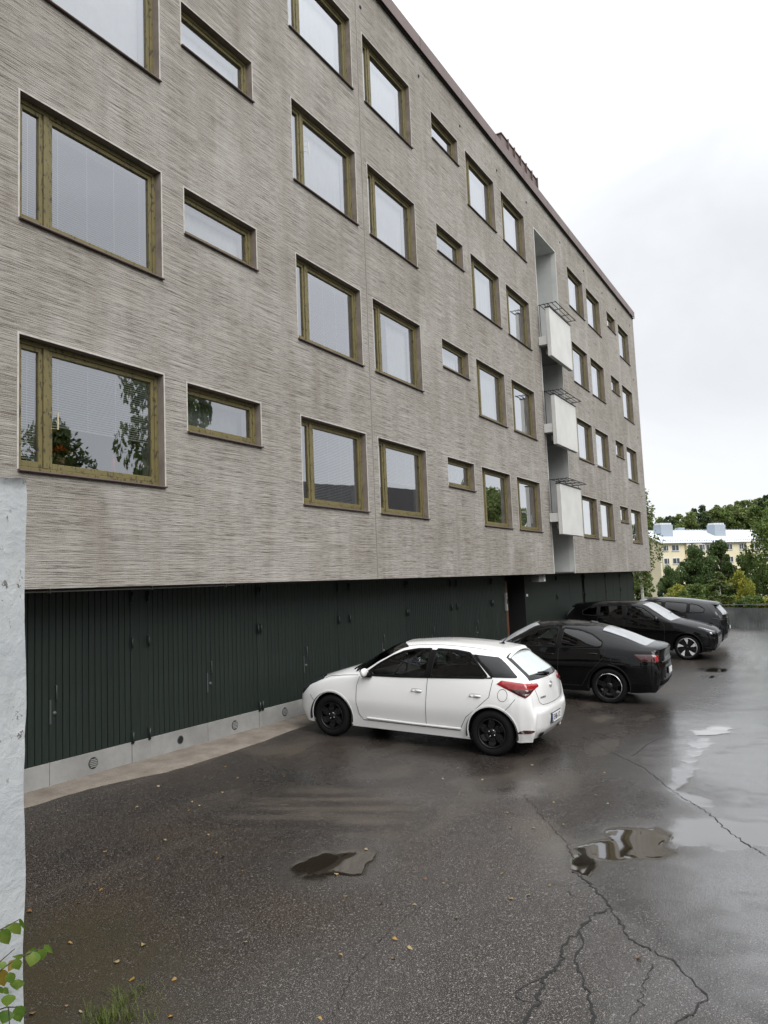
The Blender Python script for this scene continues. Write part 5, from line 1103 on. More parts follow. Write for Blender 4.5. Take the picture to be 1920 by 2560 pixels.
def crossover():       # nose towards the yard
    yaw = R(-88.5); wb = 2.985; half = 1.0; fx, fy = math.cos(yaw), math.sin(yaw); front = (13.086, -3.304)
    rear = (front[0]-fx*wb, front[1]-fy*wb); loc, pit = pose(rear, yaw, wb, half, -1); M['wheel_c'] = wheel_std(.300, .255, 'blade')
    c = dark_car('parked_car', SUV, (1, 1, 1.09), (.90, 3.885), .382, 1.70, loc, yaw, pit, 'black crossover with pale bladed wheels parked nose out between two black cars', M['black_paint'], M['wheel_c'], .255, zp(SUVW, 1.09), zp([[(2.75, 1.13), (2.84, 1.135), (2.87, 1.485), (2.79, 1.485)], [(3.61, 1.165), (3.68, 1.165), (3.69, 1.445), (3.63, 1.45)]], 1.09), zp(SUVD, 1.09), (4, 6), (11, 12), zp([[(1.72, 1.095), (2.8, 1.12), (3.6, 1.15), (4.16, 1.18)]], 1.09)[0], 1.23, .06, handles=((2.62, 1.08), (3.48, 1.11)))
    ef = c.end_fn(1)
    for side in (1, -1):
        cf = zs(c.corner_fn(1, side), 1.09)
        hl = c.patch([(1.04, .93), (.98, .95), (.66, .86), (.52, .84), (.52, .80), (.70, .79), (.86, .86)], cf, 'headlight', M['lamp_dark'], None, .008, .025); c.patch([(.98, .94), (.66, .85), (.66, .825), (.74, .83), (.96, .915)], cf, 'running_light', M['clear_lens'], hl, .012, .02); c.patch([(.80, .815), (.74, .80), (.74, .74), (.80, .75)], cf, 'lamp_leg', M['clear_lens'], hl, .010, .02)
        c.ribbon([(.92, .36), (.70, .33), (.5, .32)], .05, 1, 'air_blade', M['rubber'], None, .012, False, cf)
        mirror(c, 1.78, 1.18, side, M['gloss_black'], 1.15)
        c.ribbon([(1.42, .28), (2.4, .27), (3.35, .28)], .09, side, 'sill_trim', M['rubber'], None, .010, False)
        c.patch([(4.30, .98), (4.62, .98), (4.66, 1.04), (4.40, 1.04)], zs(c.side_fn(side), 1.09), 'tail_light', M['dark_red'], None, .006, .03)
    c.patch([(.50, .50), (.50, .74), (-.50, .74), (-.50, .50)], ef, 'grille_panel', M['gloss_black'], None, .006, .05); c.ribbon([(.7, .34), (.35, .32), (0, .315), (-.35, .32), (-.7, .34)], .07, 1, 'front_skirt', M['rubber'], None, .02, False, ef)
    plate(c, 1, .46, '', 0, .44, .115, 0)
    tp = c.top_fn(); vs_ = []; fs_ = []; x = c.xm-4.46
    for k in range(9):
        y = -.58+1.16*k/8; zt_ = 1.608-.06*(abs(y)/.58)**2.2
        for (dx, dz_) in ((.20, .01), (-.14, .0), (-.15, -.02), (.15, -.04)): vs_.append((x+dx, y, zt_+dz_))
    for k in range(8): fs_ += [(4*k+e, 4*k+e+1, 4*k+e+5, 4*k+e+4) for e in range(3)]
    MB().add(vs_, fs_, 0, True).build('roof_spoiler', M['gloss_black'], c.root)
    p0 = tp(1.42, .5, .015); MB().tube([p0, tp(1.50, -.2, .02)], .009, 5).build('wiper', M['rubber'], c.root)
    seats(c, 2.3, .42, .62, .40); dashboard(c, 1.46, 1.95, 1.10, .74, .40); c.finish(); return c
CARS.append(crossover())
def big_suv():
    yaw = R(91.5); loc, pit = pose((16.3, -3.06), yaw, 2.985, 1.0, 1)
    c = dark_car('parked_car', SUV, (1.01, 1.0, 1.10), (.90, 3.90), .385, 1.70, loc, yaw, pit, 'tall blue-black sport utility car parked nose-in farthest along the garages', M['navy_paint'], M['wheel_b2'], .255, [[(a*1.01, b*1.10) for a, b in P] for P in SUVW], zp([[(2.78, 1.13), (2.87, 1.135), (2.90, 1.485), (2.82, 1.485)], [(3.645, 1.165), (3.72, 1.165), (3.73, 1.445), (3.665, 1.45)]], 1.10), [[(a*1.01, b*1.10) for a, b in P] for P in SUVD], (4, 6), (11, 12), [(1.74, 1.205), (2.83, 1.232), (3.64, 1.265), (4.20, 1.30)], 1.24, .06, handles=((2.64, 1.09), (3.5, 1.12)))
    ef = zs(c.end_fn(-1), 1.06)
    for side in (1, -1):
        cf = zs(c.corner_fn(-1, side), 1.06); c.patch([(1.02, 1.06), (.60, 1.03), (.35, 1.03), (.35, 1.00), (.62, .99), (1.0, 1.02)], cf, 'tail_light', M['rim_grey'], None, .012, .03)
        c.ribbon([(.98, .36), (.75, .34), (.5, .33)], .09, 1, 'bumper_skirt', M['rubber'], None, .015, False, cf); mirror(c, 1.80, 1.19, side, M['gloss_black'], 1.15)
        c.ribbon([(4.25, 1.58), (4.45, 1.33), (4.58, 1.16), (4.64, 1.0)], .010, side, 'tailgate_gap', M['seam'], None, .003, False)
    c.ribbon([(.62, 1.03), (.3, 1.035), (0, 1.035), (-.3, 1.035), (-.62, 1.03)], .09, 1, 'light_bar', M['gloss_black'], None, .012, False, ef); plate(c, -1, .78, '', 0, .44, .115, .03)
    t_ = link('lettering', text_mesh('L7', .075, 'lettering', M['rim_silver']), c.root); q_ = ef(.45, .90, .006); t_.location = q_; t_.rotation_euler = (math.pi/2, 0, -math.pi/2)
    vs_ = []; fs_ = []; x = c.xm-4.50
    for k in range(9):
        y = -.60+1.2*k/8; zt_ = 1.635-.06*(abs(y)/.6)**2.2
        for (dx, dz_) in ((.22, .01), (-.16, .005), (-.17, -.025), (.15, -.05)): vs_.append((x+dx, y, zt_+dz_))
    for k in range(8): fs_ += [(4*k+e, 4*k+e+1, 4*k+e+5, 4*k+e+4) for e in range(3)]
    MB().add(vs_, fs_, 0, True).build('roof_spoiler', M['navy_paint'], c.root)
    seats(c, 2.3, .44, .62, .40); dashboard(c, 1.46, 1.95, 1.14, .74, .40); c.finish(); return c
M['wheel_b2'] = wheel_std(.29, .255, 'star')
CARS.append(big_suv())

# ------------------------------------------------------------------ vegetation
def leafm(name, cols, trans=.35):
    m = NT(name); geo = m.n.new('ShaderNodeNewGeometry'); rp = geo.outputs['Random Per Island']
    n = len(cols); c = m.ramp(rp, [(i/(n-1), cc) for i, cc in enumerate(cols)]); c = m.mix(m.ramp(m.noise(sc=.45, detail=3), [(.35, 0.0), (.7, .55)]), c, cols[-1])
    m.set(color=c, rough=.5, spec=.35); t = m.n.new('ShaderNodeBsdfTranslucent'); m.l.new(c, t.inputs[0]); mx = m.n.new('ShaderNodeMixShader'); mx.inputs[0].default_value = trans
    m.l.new(m.p.outputs[0], mx.inputs[1]); m.l.new(t.outputs[0], mx.inputs[2]); m.l.new(mx.outputs[0], m.out.inputs[0]); return m.mat
M['leaf_dark'] = leafm('leaf_dark', [(0.035, 0.067, 0.020), (0.067, 0.107, 0.032), (0.099, 0.146, 0.043)]); M['leaf_mid'] = leafm('leaf_mid', [(0.053, 0.090, 0.021), (0.090, 0.143, 0.033), (0.143, 0.188, 0.045)])
M['leaf_yellow'] = leafm('leaf_yellow', [(0.130, 0.169, 0.033), (0.221, 0.247, 0.039), (0.390, 0.351, 0.046)]); M['leaf_birch'] = leafm('leaf_birch', [(0.068, 0.112, 0.027), (0.105, 0.150, 0.045), (0.165, 0.180, 0.053)])
M['leaf_forest'] = leafm('leaf_forest', [(0.066, 0.107, 0.034), (0.119, 0.170, 0.047), (0.201, 0.232, 0.066)]); M['needles'] = leafm('needles', [(0.027, 0.051, 0.023), (0.047, 0.074, 0.031), (0.066, 0.098, 0.039)], .1)
M['bark'] = plain('bark', (.055, .042, .032), .9, var=.4, nscale=6, bump=.6, bscale=20); M['birch_bark'] = plain('birch_bark', (.55, .53, .50), .8, var=.35, nscale=7)
def leaf_quads(centers, size, rs, droop=0.0, aspect=1.7):
    n = len(centers); d = rs.normal(size=(n, 3)); d /= np.linalg.norm(d, axis=1, keepdims=True); d[:, 2] -= droop; d /= np.linalg.norm(d, axis=1, keepdims=True)
    a = rs.normal(size=(n, 3)); w = np.cross(d, a); w /= np.linalg.norm(w, axis=1, keepdims=True)+1e-9; s = size*(.65+.7*rs.rand(n, 1)); L = d*s*aspect/2; Wd = w*s/2
    V = np.stack([centers-L, centers+Wd*.9-L*.1, centers+L, centers-Wd*.9-L*.1], 1).reshape(-1, 3); return V, np.arange(4*n).reshape(n, 4)
def tree_mesh(key, h, r, n_leaf, leaf, mat, bark, seed, trunk_h=.25, shape='round', droop=0.0, clumps=60, clump_r=.24, trunk_r=None):
    def fn():
        rs = np.random.RandomState(seed); C_ = []; guard = 0
        while len(C_) < clumps and guard < 20000:
            guard += 1; z = rs.rand(); ph = rs.rand()*2*math.pi; q = rs.rand()**.45
            env = {'round': math.sin(math.pi*min(.98, .10+.88*z))**.7, 'cone': (1-z)**.85+.05, 'column': min(1, (1-z)*1.7+.10)*min(1, .35+z*2.5), 'broad': min(1, .6+z)*math.sqrt(max(0, 1-(max(0, z-.35)/.65)**2.2)), 'bush': math.sqrt(max(0, 1-z**2.2))}[shape]
            wob = 1+.28*math.sin(ph*2+seed)+.18*math.sin(ph*5+seed*2+z*7); C_.append((r*env*q*wob*math.cos(ph), r*env*q*wob*math.sin(ph), h*(trunk_h+(1-trunk_h)*z)))
        C_ = np.array(C_); k = rs.randint(0, len(C_), n_leaf); v = rs.normal(size=(n_leaf, 3)); v /= np.linalg.norm(v, axis=1, keepdims=True); rad = clump_r*r*(.45+.75*rs.rand(len(C_)))[k]*(.35+.65*rs.rand(n_leaf)**.5)
        off = v*rad[:, None]; off[:, 2] *= .75; off[:, 2] -= droop*rs.rand(n_leaf)*r*.9; P = C_[k]+off; P[:, 2] = np.maximum(P[:, 2], .05*h if shape in ('bush',) else h*trunk_h*.45)
        V, F = leaf_quads(P, leaf, rs, droop*.9); crown = grid_mesh('crown', V, F, mat, False)
        mb = MB(); tr = trunk_r or h*.016; top = h*(.90 if shape in ('cone', 'column') else .72); pts = [(rs.normal()*tr*.5*(i > 0), rs.normal()*tr*.5*(i > 0), top*i/5-(.5 if i == 0 else 0)) for i in range(6)]
        mb.tube(pts, [tr*(1.25-.2*i) for i in range(6)], 7)
        for i in rs.choice(len(C_), min(len(C_), 22), False):
            b = C_[i]; z0 = min(top*.95, max(h*trunk_h*.6, b[2]-.35*math.hypot(b[0], b[1])-.08*h)); mb.tube([(0, 0, z0), (b[0]*.5, b[1]*.5, (z0+b[2])/2+.03*h), tuple(b)], [tr*.42, tr*.28, tr*.1], 5, cap=False)
        return crown, mb.mesh('trunk', bark)
    return shared_mesh(('tree',)+key, fn)
def tree(name, loc, meshes, label, group, sc=1.0, rz=0.0, sz=None, cat='tree'):
    e = empty(name, loc, rz); e.scale = (sc, sc, sz or sc); tag(e, label, cat, group); link('crown', meshes[0], e); link('trunk', meshes[1], e); return e
T = lambda *k, **w: tree_mesh(k, *w.pop('a'), **w)
maple = [T('maple', s, a=(9.0, 3.6, 15000, .22, M['leaf_dark'], M['bark'], s), shape='round', clumps=85, clump_r=.25, trunk_h=.10) for s in (11, 12)]
for (x, y, top, r_, k, lab) in [(89.1, 7.1, 4.9, 3.0, 0, 'dark green maple, tallest of the clump before the yellow house on the left'), (96.1, 4.9, 5.6, 2.7, 1, 'dark green maple with a pointed top covering the middle of the yellow house'), (82.8, 9.2, 2.6, 1.7, 0, 'small dark maple at the left edge of the clump before the yellow house'), (97.8, 2.0, 3.6, 3.1, 1, 'dark green maple at the right of the clump before the yellow house'), (92.5, 6.2, 1.6, 3.2, 1, 'low dark maple between the taller ones in front of the yellow house')]:
    zb = tz(x, y); tree('maple_tree', (x, y, zb), maple[k], lab, 'maples before the yellow house', r_/3.6, x, (top-zb)/9.0)
ybush = T('ybush', 1, a=(3.0, 1.9, 5200, .16, M['leaf_yellow'], M['bark'], 31), shape='bush', clumps=60, clump_r=.28, trunk_h=.05); gbush = T('gbush', 1, a=(3.0, 1.9, 5200, .17, M['leaf_mid'], M['bark'], 32), shape='bush', clumps=60, clump_r=.28, trunk_h=.05)
for (x, y, top, r_, mm, lab) in [(51.9, 1.8, 1.1, 1.6, gbush, 'yellowish green bush behind the black cars, left of the slender young birch'), (51.3, -1.3, 1.75, 1.15, ybush, 'bright yellow bush beyond the board fence'), (54.0, 3.6, .9, 1.5, ybush, 'low yellow-green bush farthest left behind the black cars'), (47.0, -2.5, .3, 1.7, gbush, 'green bush right behind the board fence'), (47.5, 1.0, .2, 1.6, gbush, 'low green bush below the slender young birch'), (46, -4.6, .5, 1.9, ybush, 'yellow-green bush under the big overhanging tree by the fence'), (56, 8.8, .1, 1.4, ybush, 'yellow bush low beside the far end of the garages')]:
    zb = tz(x, y); tree('bush', (x, y, zb), mm, lab, 'bushes beyond the fence', r_/1.9, x*3, (top-zb)/3.0, 'bush')
b1 = T('ybirch', 1, a=(6.0, 1.15, 4200, .13, M['leaf_birch'], M['birch_bark'], 41), shape='column', clumps=60, clump_r=.30, trunk_h=.12, trunk_r=.04); zb = tz(47.3, -.4)
tree('young_birch', (47.3, -.4, zb), b1, 'slender pale green young birch standing between the bushes', 'birches', 1.0, .4, (2.1-zb)/6.0)
lt = T('ltree', 1, a=(7.0, 2.6, 7000, .20, M['leaf_mid'], M['bark'], 42), shape='round', clumps=70, clump_r=.27, trunk_h=.08); zb = tz(60.2, 7.8)
tree('leafy_tree', (60.2, 7.6, zb), lt, 'green tree seen below the corner of the apartment block past the garages', None, .62, .9, (2.5-zb)/7.0)
hang = T('hbirch', 1, a=(12.5, 1.75, 5200, .13, M['leaf_birch'], M['birch_bark'], 43), shape='column', clumps=70, clump_r=.30, trunk_h=.30, droop=.75, trunk_r=.11); zb = tz(49, 6.3)
tree('birch_tree', (48.6, 5.25, zb), hang, 'birch with drooping twigs peeping out past the corner of the apartment block', 'birches', 1.0, 1.0, (9.3-zb)/12.2)
wil = T('willow', 1, a=(8.2, 3.4, 18000, .15, M['leaf_mid'], M['bark'], 44), shape='broad', clumps=120, clump_r=.20, trunk_h=.10, droop=.25); zb = tz(88.5, -2.2)
tree('leafy_tree', (88.5, -2.6, zb), wil, 'large loose green tree at the right edge rising above the board fence', None, 1.45, 2.2, (9.3-zb)/8.2)
# wooded hill
fo = [T('forest', s, a=(20, 4.6, 6500, .42, M['leaf_forest'] if s % 3 else M['leaf_mid'], M['bark'], 50+s), shape=('round', 'column', 'broad', 'round')[s % 4], clumps=70, clump_r=.26, trunk_h=.18) for s in range(5)]
pi_ = [T('pine', s, a=(20, 3.4, 5000, .38, M['needles'], M['bark'], 70+s), shape=('cone', 'broad')[s], clumps=60, clump_r=.26, trunk_h=.30 if s else .12) for s in range(2)]
rg = random.Random(5)
ORD = 'first second third fourth fifth sixth seventh eighth ninth tenth eleventh twelfth thirteenth fourteenth fifteenth sixteenth seventeenth'.split()
tops = [(1590, 1300), (1610, 1292), (1634, 1296), (1658, 1289), (1682, 1286), (1702, 1290), (1722, 1276), (1745, 1268), (1768, 1266), (1790, 1258), (1812, 1262), (1836, 1252), (1860, 1256), (1884, 1246), (1904, 1240), (1926, 1238), (1950, 1236)]
def dirp(px, py): return _f+_r*((px-960)/1912.53)+_u*((1280-py)/1912.53)
for i, (px, py) in enumerate(tops):
    for row, t in enumerate((208, 238)):
        p = CAM+dirp(px+(0 if row == 0 else 12)+rg.uniform(-3, 3), py+rg.uniform(-5, 7)+(14 if row == 0 else 0))*(t+rg.uniform(-6, 6)); zb = tz(p.x, p.y); mm = pi_[rg.randrange(2)] if rg.random() < .22 or (px > 1895 and row) else fo[rg.randrange(5)]
        tree('forest_tree', (p.x, p.y, zb), mm, 'tree of the hill wood, %s from the left in its %s row' % (ORD[i], ('front', 'rear')[row]), 'trees of the wood on the hill', (p.z-zb)/20*rg.uniform(.8, 1.0), rg.random()*6, (p.z-zb)/20)
for i in range(16):
    px = 1980+i*34; p = CAM+dirp(px, 1238+rg.uniform(-12, 14)+i*.5)*rg.uniform(205, 235); zb = tz(p.x, p.y)
    tree('forest_tree', (p.x, p.y, zb), fo[rg.randrange(5)], 'tree of the wood going on past the right edge of the view', 'trees of the wood past the right edge', (p.z-zb)/20, rg.random()*6)
# trees across the yard (seen mirrored in the windows)
far = [T('across', s, a=(13, 4.0, 15000, .22, M['leaf_forest'], M['bark'], 90+s), shape=('round', 'column', 'broad')[s], clumps=110, clump_r=.30, trunk_h=.16) for s in range(3)]
ACR = [(-14, -25, .95), (-5, -26, 1.0), (1.0, -22, .88), (5.0, -22, .86), (8.6, -21, .80), (12.9, -18.2, 1.42), (17, -21, .70), (22, -24, .72), (27, -27, 1.0), (34.5, -13.5, .62), (40, -15, .85), (48, -16, .85), (56, -20, 1.0), (66, -24, 1.1), (-24, -20, .9), (-30, -8, .8), (-27, 3, .9)]
for i, (x, y, s) in enumerate(ACR): tree('yard_tree', (x, y, tz(x, y)), far[1 if s > 1.3 else i % 3], 'leafy tree on the far side of the yard, mirrored in the windows', 'trees across the yard', s*(.40 if s > 1.3 else .8), i*1.3, s*.95)
# brown house across the yard, mirrored in a ground-floor window
hb = empty('brown_house', (30.5, -17.5, tz(30.5, -17.5)), R(20)); hb.scale = (1.25, 1.25, 1.28); tag(hb, 'brown gabled house across the yard mirrored in a lower window', 'house')
M['brown_wall'] = plain('brown_render', (.10, .055, .032), .85); M['brown_roof'] = plain('dark_tiles', (.03, .026, .025), .8)
MB().box(-5, 5, -4, 0, 0, 5.6).prism([(-4.0, 5.6), (0, 5.6), (-2.0, 7.6)], -5, 5, 'x').build('wall', M['brown_wall'], hb)
MB().add([(-5.4, .35, 5.35), (5.4, .35, 5.35), (5.4, -2, 7.75), (-5.4, -2, 7.75), (-5.4, -4.35, 5.35), (5.4, -4.35, 5.35)], [(0, 1, 2, 3), (3, 2, 5, 4)]).build('roof', M['brown_roof'], hb)
for x in (-3.4, -.6, 2.2):
    w_ = MB().box(x, x+1.3, .001, .06, 3.4, 4.7).build('window', M['inner_white'], hb); MB().box(x+.1, x+1.2, .061, .07, 3.5, 4.6).build('pane', M['lamp_dark'], w_)

# ------------------------------------------------------------------ yellow apartment house in the distance
P1 = Vector((160.04, 24.09, 0)); P2 = Vector((191.52, 3.72, 0)); yb_ = empty('yellow_apartment_house', (P1.x, P1.y, 0), math.atan2(P2.y-P1.y, P2.x-P1.x)); tag(yb_, 'pale yellow apartment house with a white metal roof on the far side of the trees', 'building')
LEN = 46.0; DEP = 11.0; EZ, BZ, RZ = 8.75, -7.0, 11.7
M['yellow'] = plain('yellow_render', (.68, .61, .44), .9, var=.05, nscale=.5); M['white_roof'] = plain('white_sheet_roof', (.74, .77, .82), .35, metal=.2, var=.06, nscale=.3); M['far_glass'] = plain('far_window_glass', (.035, .042, .05), .08, var=.5, nscale=.7); M['far_white'] = plain('far_white_paint', (.72, .73, .74), .5); M['far_grey'] = plain('far_grey_metal', (.33, .38, .44), .5)
wl_ = MB().box(0, LEN, 0, DEP, BZ, EZ).prism([(0, EZ), (DEP, EZ), (DEP/2, RZ-.15)], .0, LEN, 'x').build('wall', M['yellow'], yb_)
for (a, b) in ((7.6, 12.5), (27.0, 33.0)): MB().box(a, b, -.55, -.001, BZ, EZ-.02).build('bay', M['yellow'], wl_)
ro_ = MB().add([(-.5, -.75, EZ-.10), (LEN, -.75, EZ-.10), (LEN, DEP/2, RZ), (-.5, DEP/2, RZ), (-.5, DEP+.6, EZ-.1), (LEN, DEP+.6, EZ-.1)], [(0, 1, 2, 3), (3, 2, 5, 4)]).box(-.5, LEN, -.82, -.70, EZ-.28, EZ-.09).build('roof', M['white_roof'], yb_)
mb = MB(); sl = (RZ-EZ+.1)/(DEP/2+.75)
for i in range(92): x = -.4+i*.5; mb.add([(x-.02, -.74, EZ-.09), (x+.02, -.74, EZ-.09), (x+.02, DEP/2, RZ+.05), (x-.02, DEP/2, RZ+.05)], [(0, 1, 2, 3)])
tag(mb.build('roof_seam', M['white_roof'], ro_), kind='stuff')
mb = MB()
for i in range(62): x = -.2+i*.75; mb.box(x, x+.45, -.35, -.30, EZ+.12, EZ+.36)
tag(mb.build('snow_guard', M['far_grey'], ro_), kind='stuff')
mb = MB()
for i in range(30): x = 6+i*.95; mb.box(x, x+.5, DEP/2-.1, DEP/2+.1, RZ+.05, RZ+.22)
tag(mb.build('ridge_ladder', M['far_grey'], ro_), kind='stuff')
for x in (3.2, 20.2):
    ch = MB().box(x, x+3.6, 2.2, 4.4, EZ+.6, 12.75).build('chimney', M['far_grey'], ro_)
    mb = MB()
    for i in range(7): mb.box(x+.15+i*.5, x+.42+i*.5, 2.4, 4.2, 12.75, 13.15)
    mb.build('chimney_pots', M['far_white'], ch)
MB().box(13.0, 15.0, 6.2, 7.2, 11, 12.4).build('chimney', M['far_grey'], ro_)
WX = [(1657, 1670.7, 0), (1678.7, 1697, 1), (1714, 1733.6, 2), (1742, 1757, 0), (1764.6, 1781, 1), (1790, 1807, 1), (1815, 1831, 1), (1847.5, 1866, 2), (1880, 1896, 0), (1906, 1922, 1)]
def yx(px): d = dirp(px, 1370); t_ = ((P1.x-CAM.x)*(P2.y-P1.y)-(P1.y-CAM.y)*(P2.x-P1.x))/(d.x*(P2.y-P1.y)-d.y*(P2.x-P1.x)); q_ = CAM+d*t_; return (Vector((q_.x, q_.y, 0))-P1).length
for (a, b, kind) in WX:
    xa, xb = yx(a), yx(b); yy = -.551 if any(u-.3 < (xa+xb)/2 < v+.3 for u, v in ((7.6, 12.5), (27, 33))) else -.001
    for k in range(4):
        z1 = 8.15-2.85*k; z0 = z1-1.35; w_ = MB(); w_.box(xa, xb, yy-.06, yy, z0, z1); w_ = w_.build('window', M['far_white'], yb_)
        cuts = {0: [(.06, .62), (.68, .94)], 1: [(.05, .52), (.58, .95)], 2: [(.04, .30), (.34, .64), (.68, .96)]}[kind]
        for (u, v) in cuts: MB().box(xa+(xb-xa)*u, xa+(xb-xa)*v, yy-.07, yy-.0605, z0+.1, z1-.1).build('pane', M['far_glass'], w_)
        MB().box(xa-.05, xb+.05, yy-.14, yy-.061, z0-.1, z0-.02).build('sill', M['far_grey'], w_)
for x in (.55, 26.4): MB().tube([(x, -.72, EZ-.2), (x, -.15, EZ-.9), (x, -.12, BZ)], .07, 6).build('downpipe', M['far_white'], yb_)

# ------------------------------------------------------------------ board fence, road sign
fe = empty('board_fence', (34.1, -2, 0)); tag(fe, 'weathered grey board fence at the end of the yard', 'fence')
M['grey_boards'] = plain('grey_boards', (.105, .115, .115), .85, var=.45, nscale=1.2)
F0, F1 = (33.6, 3.0), (34.6, -14.0); n = 120; mb = MB(); ux, uy = (F1[0]-F0[0])/n, (F1[1]-F0[1])/n; rg = random.Random(2)
for i in range(n):
    a = (F0[0]+ux*i, F0[1]+uy*i); b = (a[0]+ux*.93, a[1]+uy*.93); z = gz(*a)-.1; t_ = z+1.18+rg.uniform(-.012, .012); o_ = rg.uniform(0, .01)
    mb.add([(a[0]-34.1+o_, a[1]+2, z), (b[0]-34.1+o_, b[1]+2, z), (b[0]-34.1+o_, b[1]+2, t_), (a[0]-34.1+o_, a[1]+2, t_), (a[0]-34.08+o_, a[1]+2, z), (b[0]-34.08+o_, b[1]+2, z), (b[0]-34.08+o_, b[1]+2, t_), (a[0]-34.08+o_, a[1]+2, t_)], [(3, 2, 1, 0), (4, 5, 6, 7), (0, 1, 5, 4), (1, 2, 6, 5), (2, 3, 7, 6), (3, 0, 4, 7)])
tag(mb.build('boards', M['grey_boards'], fe), kind='stuff')
for i in range(0, n+1, 15): x, y = F0[0]+ux*i+.03, F0[1]+uy*i; MB().box(x-34.1, x-34.0, y+1.95, y+2.05, gz(x, y)-.2, gz(x, y)+1.05).build('post', M['grey_boards'], fe)
z = gz(34, -5); mb = MB(); mb.add([(F0[0]-34.16, F0[1]+2, gz(*F0)+1.09), (F1[0]-34.16, F1[1]+2, gz(*F1)+1.09), (F1[0]-34.02, F1[1]+2, gz(*F1)+1.09), (F0[0]-34.02, F0[1]+2, gz(*F0)+1.09), (F0[0]-34.16, F0[1]+2, gz(*F0)+1.13), (F1[0]-34.16, F1[1]+2, gz(*F1)+1.13), (F1[0]-34.02, F1[1]+2, gz(*F1)+1.13), (F0[0]-34.02, F0[1]+2, gz(*F0)+1.13)], [(3, 2, 1, 0), (4, 5, 6, 7), (0, 1, 5, 4), (2, 3, 7, 6), (3, 0, 4, 7), (1, 2, 6, 5)]); mb.build('top_rail', M['grey_boards'], fe)
sg = empty('road_sign', (103.35, 13.55, tz(103.35, 13.55)), math.atan2(13.55-CAM.y, 103.35-CAM.x)); tag(sg, 'small square blue pedestrian crossing sign glimpsed above the farthest black car', 'road sign'); h_ = -.30-sg.location.z
M['sign_blue'] = plain('sign_blue', (.02, .12, .42), .4); MB().tube([(0.06, 0, 0), (.06, 0, h_)], .04, 8).build('post', M['far_grey'], sg); MB().box(0, .03, -.36, .36, h_-.72, h_).build('plate', M['sign_blue'], sg)
MB().prism([(-.26, h_-.58), (.26, h_-.58), (0, h_-.14)], -.006, -.001, 'x').build('white_triangle', M['far_white'], sg); MB().tube([(-.012, -.06, h_-.52), (-.012, .02, h_-.34), (-.012, .0, h_-.26)], .03, 5).tube([(-.012, .09, h_-.52), (-.012, .02, h_-.36)], .03, 5).build('walking_figure', M['plate_ink'], sg)

# ------------------------------------------------------------------ painted wall end in the foreground
m = NT('chipped_white_paint'); n1 = m.noise((1, 1, 1), 13, 5, .6, .6); n2 = m.noise(sc=3.2, detail=5, rough=.7); n3 = m.noise((1.6, 1.6, 1), 26, 4, .7); sx = m.n.new('ShaderNodeSeparateXYZ'); m.l.new(m.tc(), sx.inputs[0])
c = m.mix(m.ramp(n2, [(.3, 0.0), (.7, 1.0)]), (.36, .385, .405), (.47, .49, .50)); chips = m.math('MULTIPLY', m.ramp(n3, [(.60, 0.0), (.64, 1.0)]), m.ramp(n2, [(.50, 0.0), (.60, 1.0)])); c = m.mix(m.ramp(m.noise((4, 4, .7), 2, 4), [(.55, 0.0), (.75, .4)]), c, (.30, .30, .25)); c = m.mix(chips, c, (.10, .085, .065))
topm = m.math('MULTIPLY', m.ramp(m.math('ADD', sx.outputs[2], m.math('MULTIPLY', n1, .08)), [(.0, 0.0), (1.0, 1.0)]), 1.0); lich = m.n.new('ShaderNodeMapRange'); lich.inputs[1].default_value = 2.715; lich.inputs[2].default_value = 2.77; m.l.new(m.math('ADD', sx.outputs[2], m.math('MULTIPLY', n1, .05)), lich.inputs[0]); c = m.mix(m.math('MULTIPLY', lich.outputs[0], .9), c, (.035, .035, .03))
m.set(color=c, rough=.75); hgt = m.math('SUBTRACT', m.math('ADD', m.math('MULTIPLY', n1, .8), m.math('MULTIPLY', n3, .3)), m.math('MULTIPLY', chips, .5)); m.bump(hgt, .75, .012); M['chipped'] = m.mat
XE, YE, ZE = -10.522, -4.60, 2.745; nx_, nz_ = 60, 150; V = []; Fq = []; rs = np.random.RandomState(9)
for i in range(nx_+1):
    for k in range(nz_+1):
        x = XE-(nx_-i)*.03; z = -.25+(ZE+.25)*k/nz_; e = .003*float(fbm(np.array([x*14.]), np.array([z*14.]), 3)[0]); edge_ = .004*math.sin(z*9)+.010*float(fbm(np.array([z*6.]), np.array([1.]), 3)[0]) if i == nx_ else 0
        V.append((x-edge_, YE-e, z-(.012*float(fbm(np.array([x*20.]), np.array([3.]))[0]) if k == nz_ else 0)))
for i in range(nx_):
    for k in range(nz_): q0 = i*(nz_+1)+k; Fq.append((q0, q0+nz_+1, q0+nz_+2, q0+1))
wf = empty('painted_wall', (0, 0, 0)); tag(wf, 'rough chipped white-painted concrete wall end at the left edge', 'wall')
link('wall_face', grid_mesh('wall_face', V, Fq, M['chipped']), wf); MB().box(XE-1.8, XE-.012, YE+.002, YE+.26, -.25, ZE-.008).build('wall_core', M['chipped'], wf)

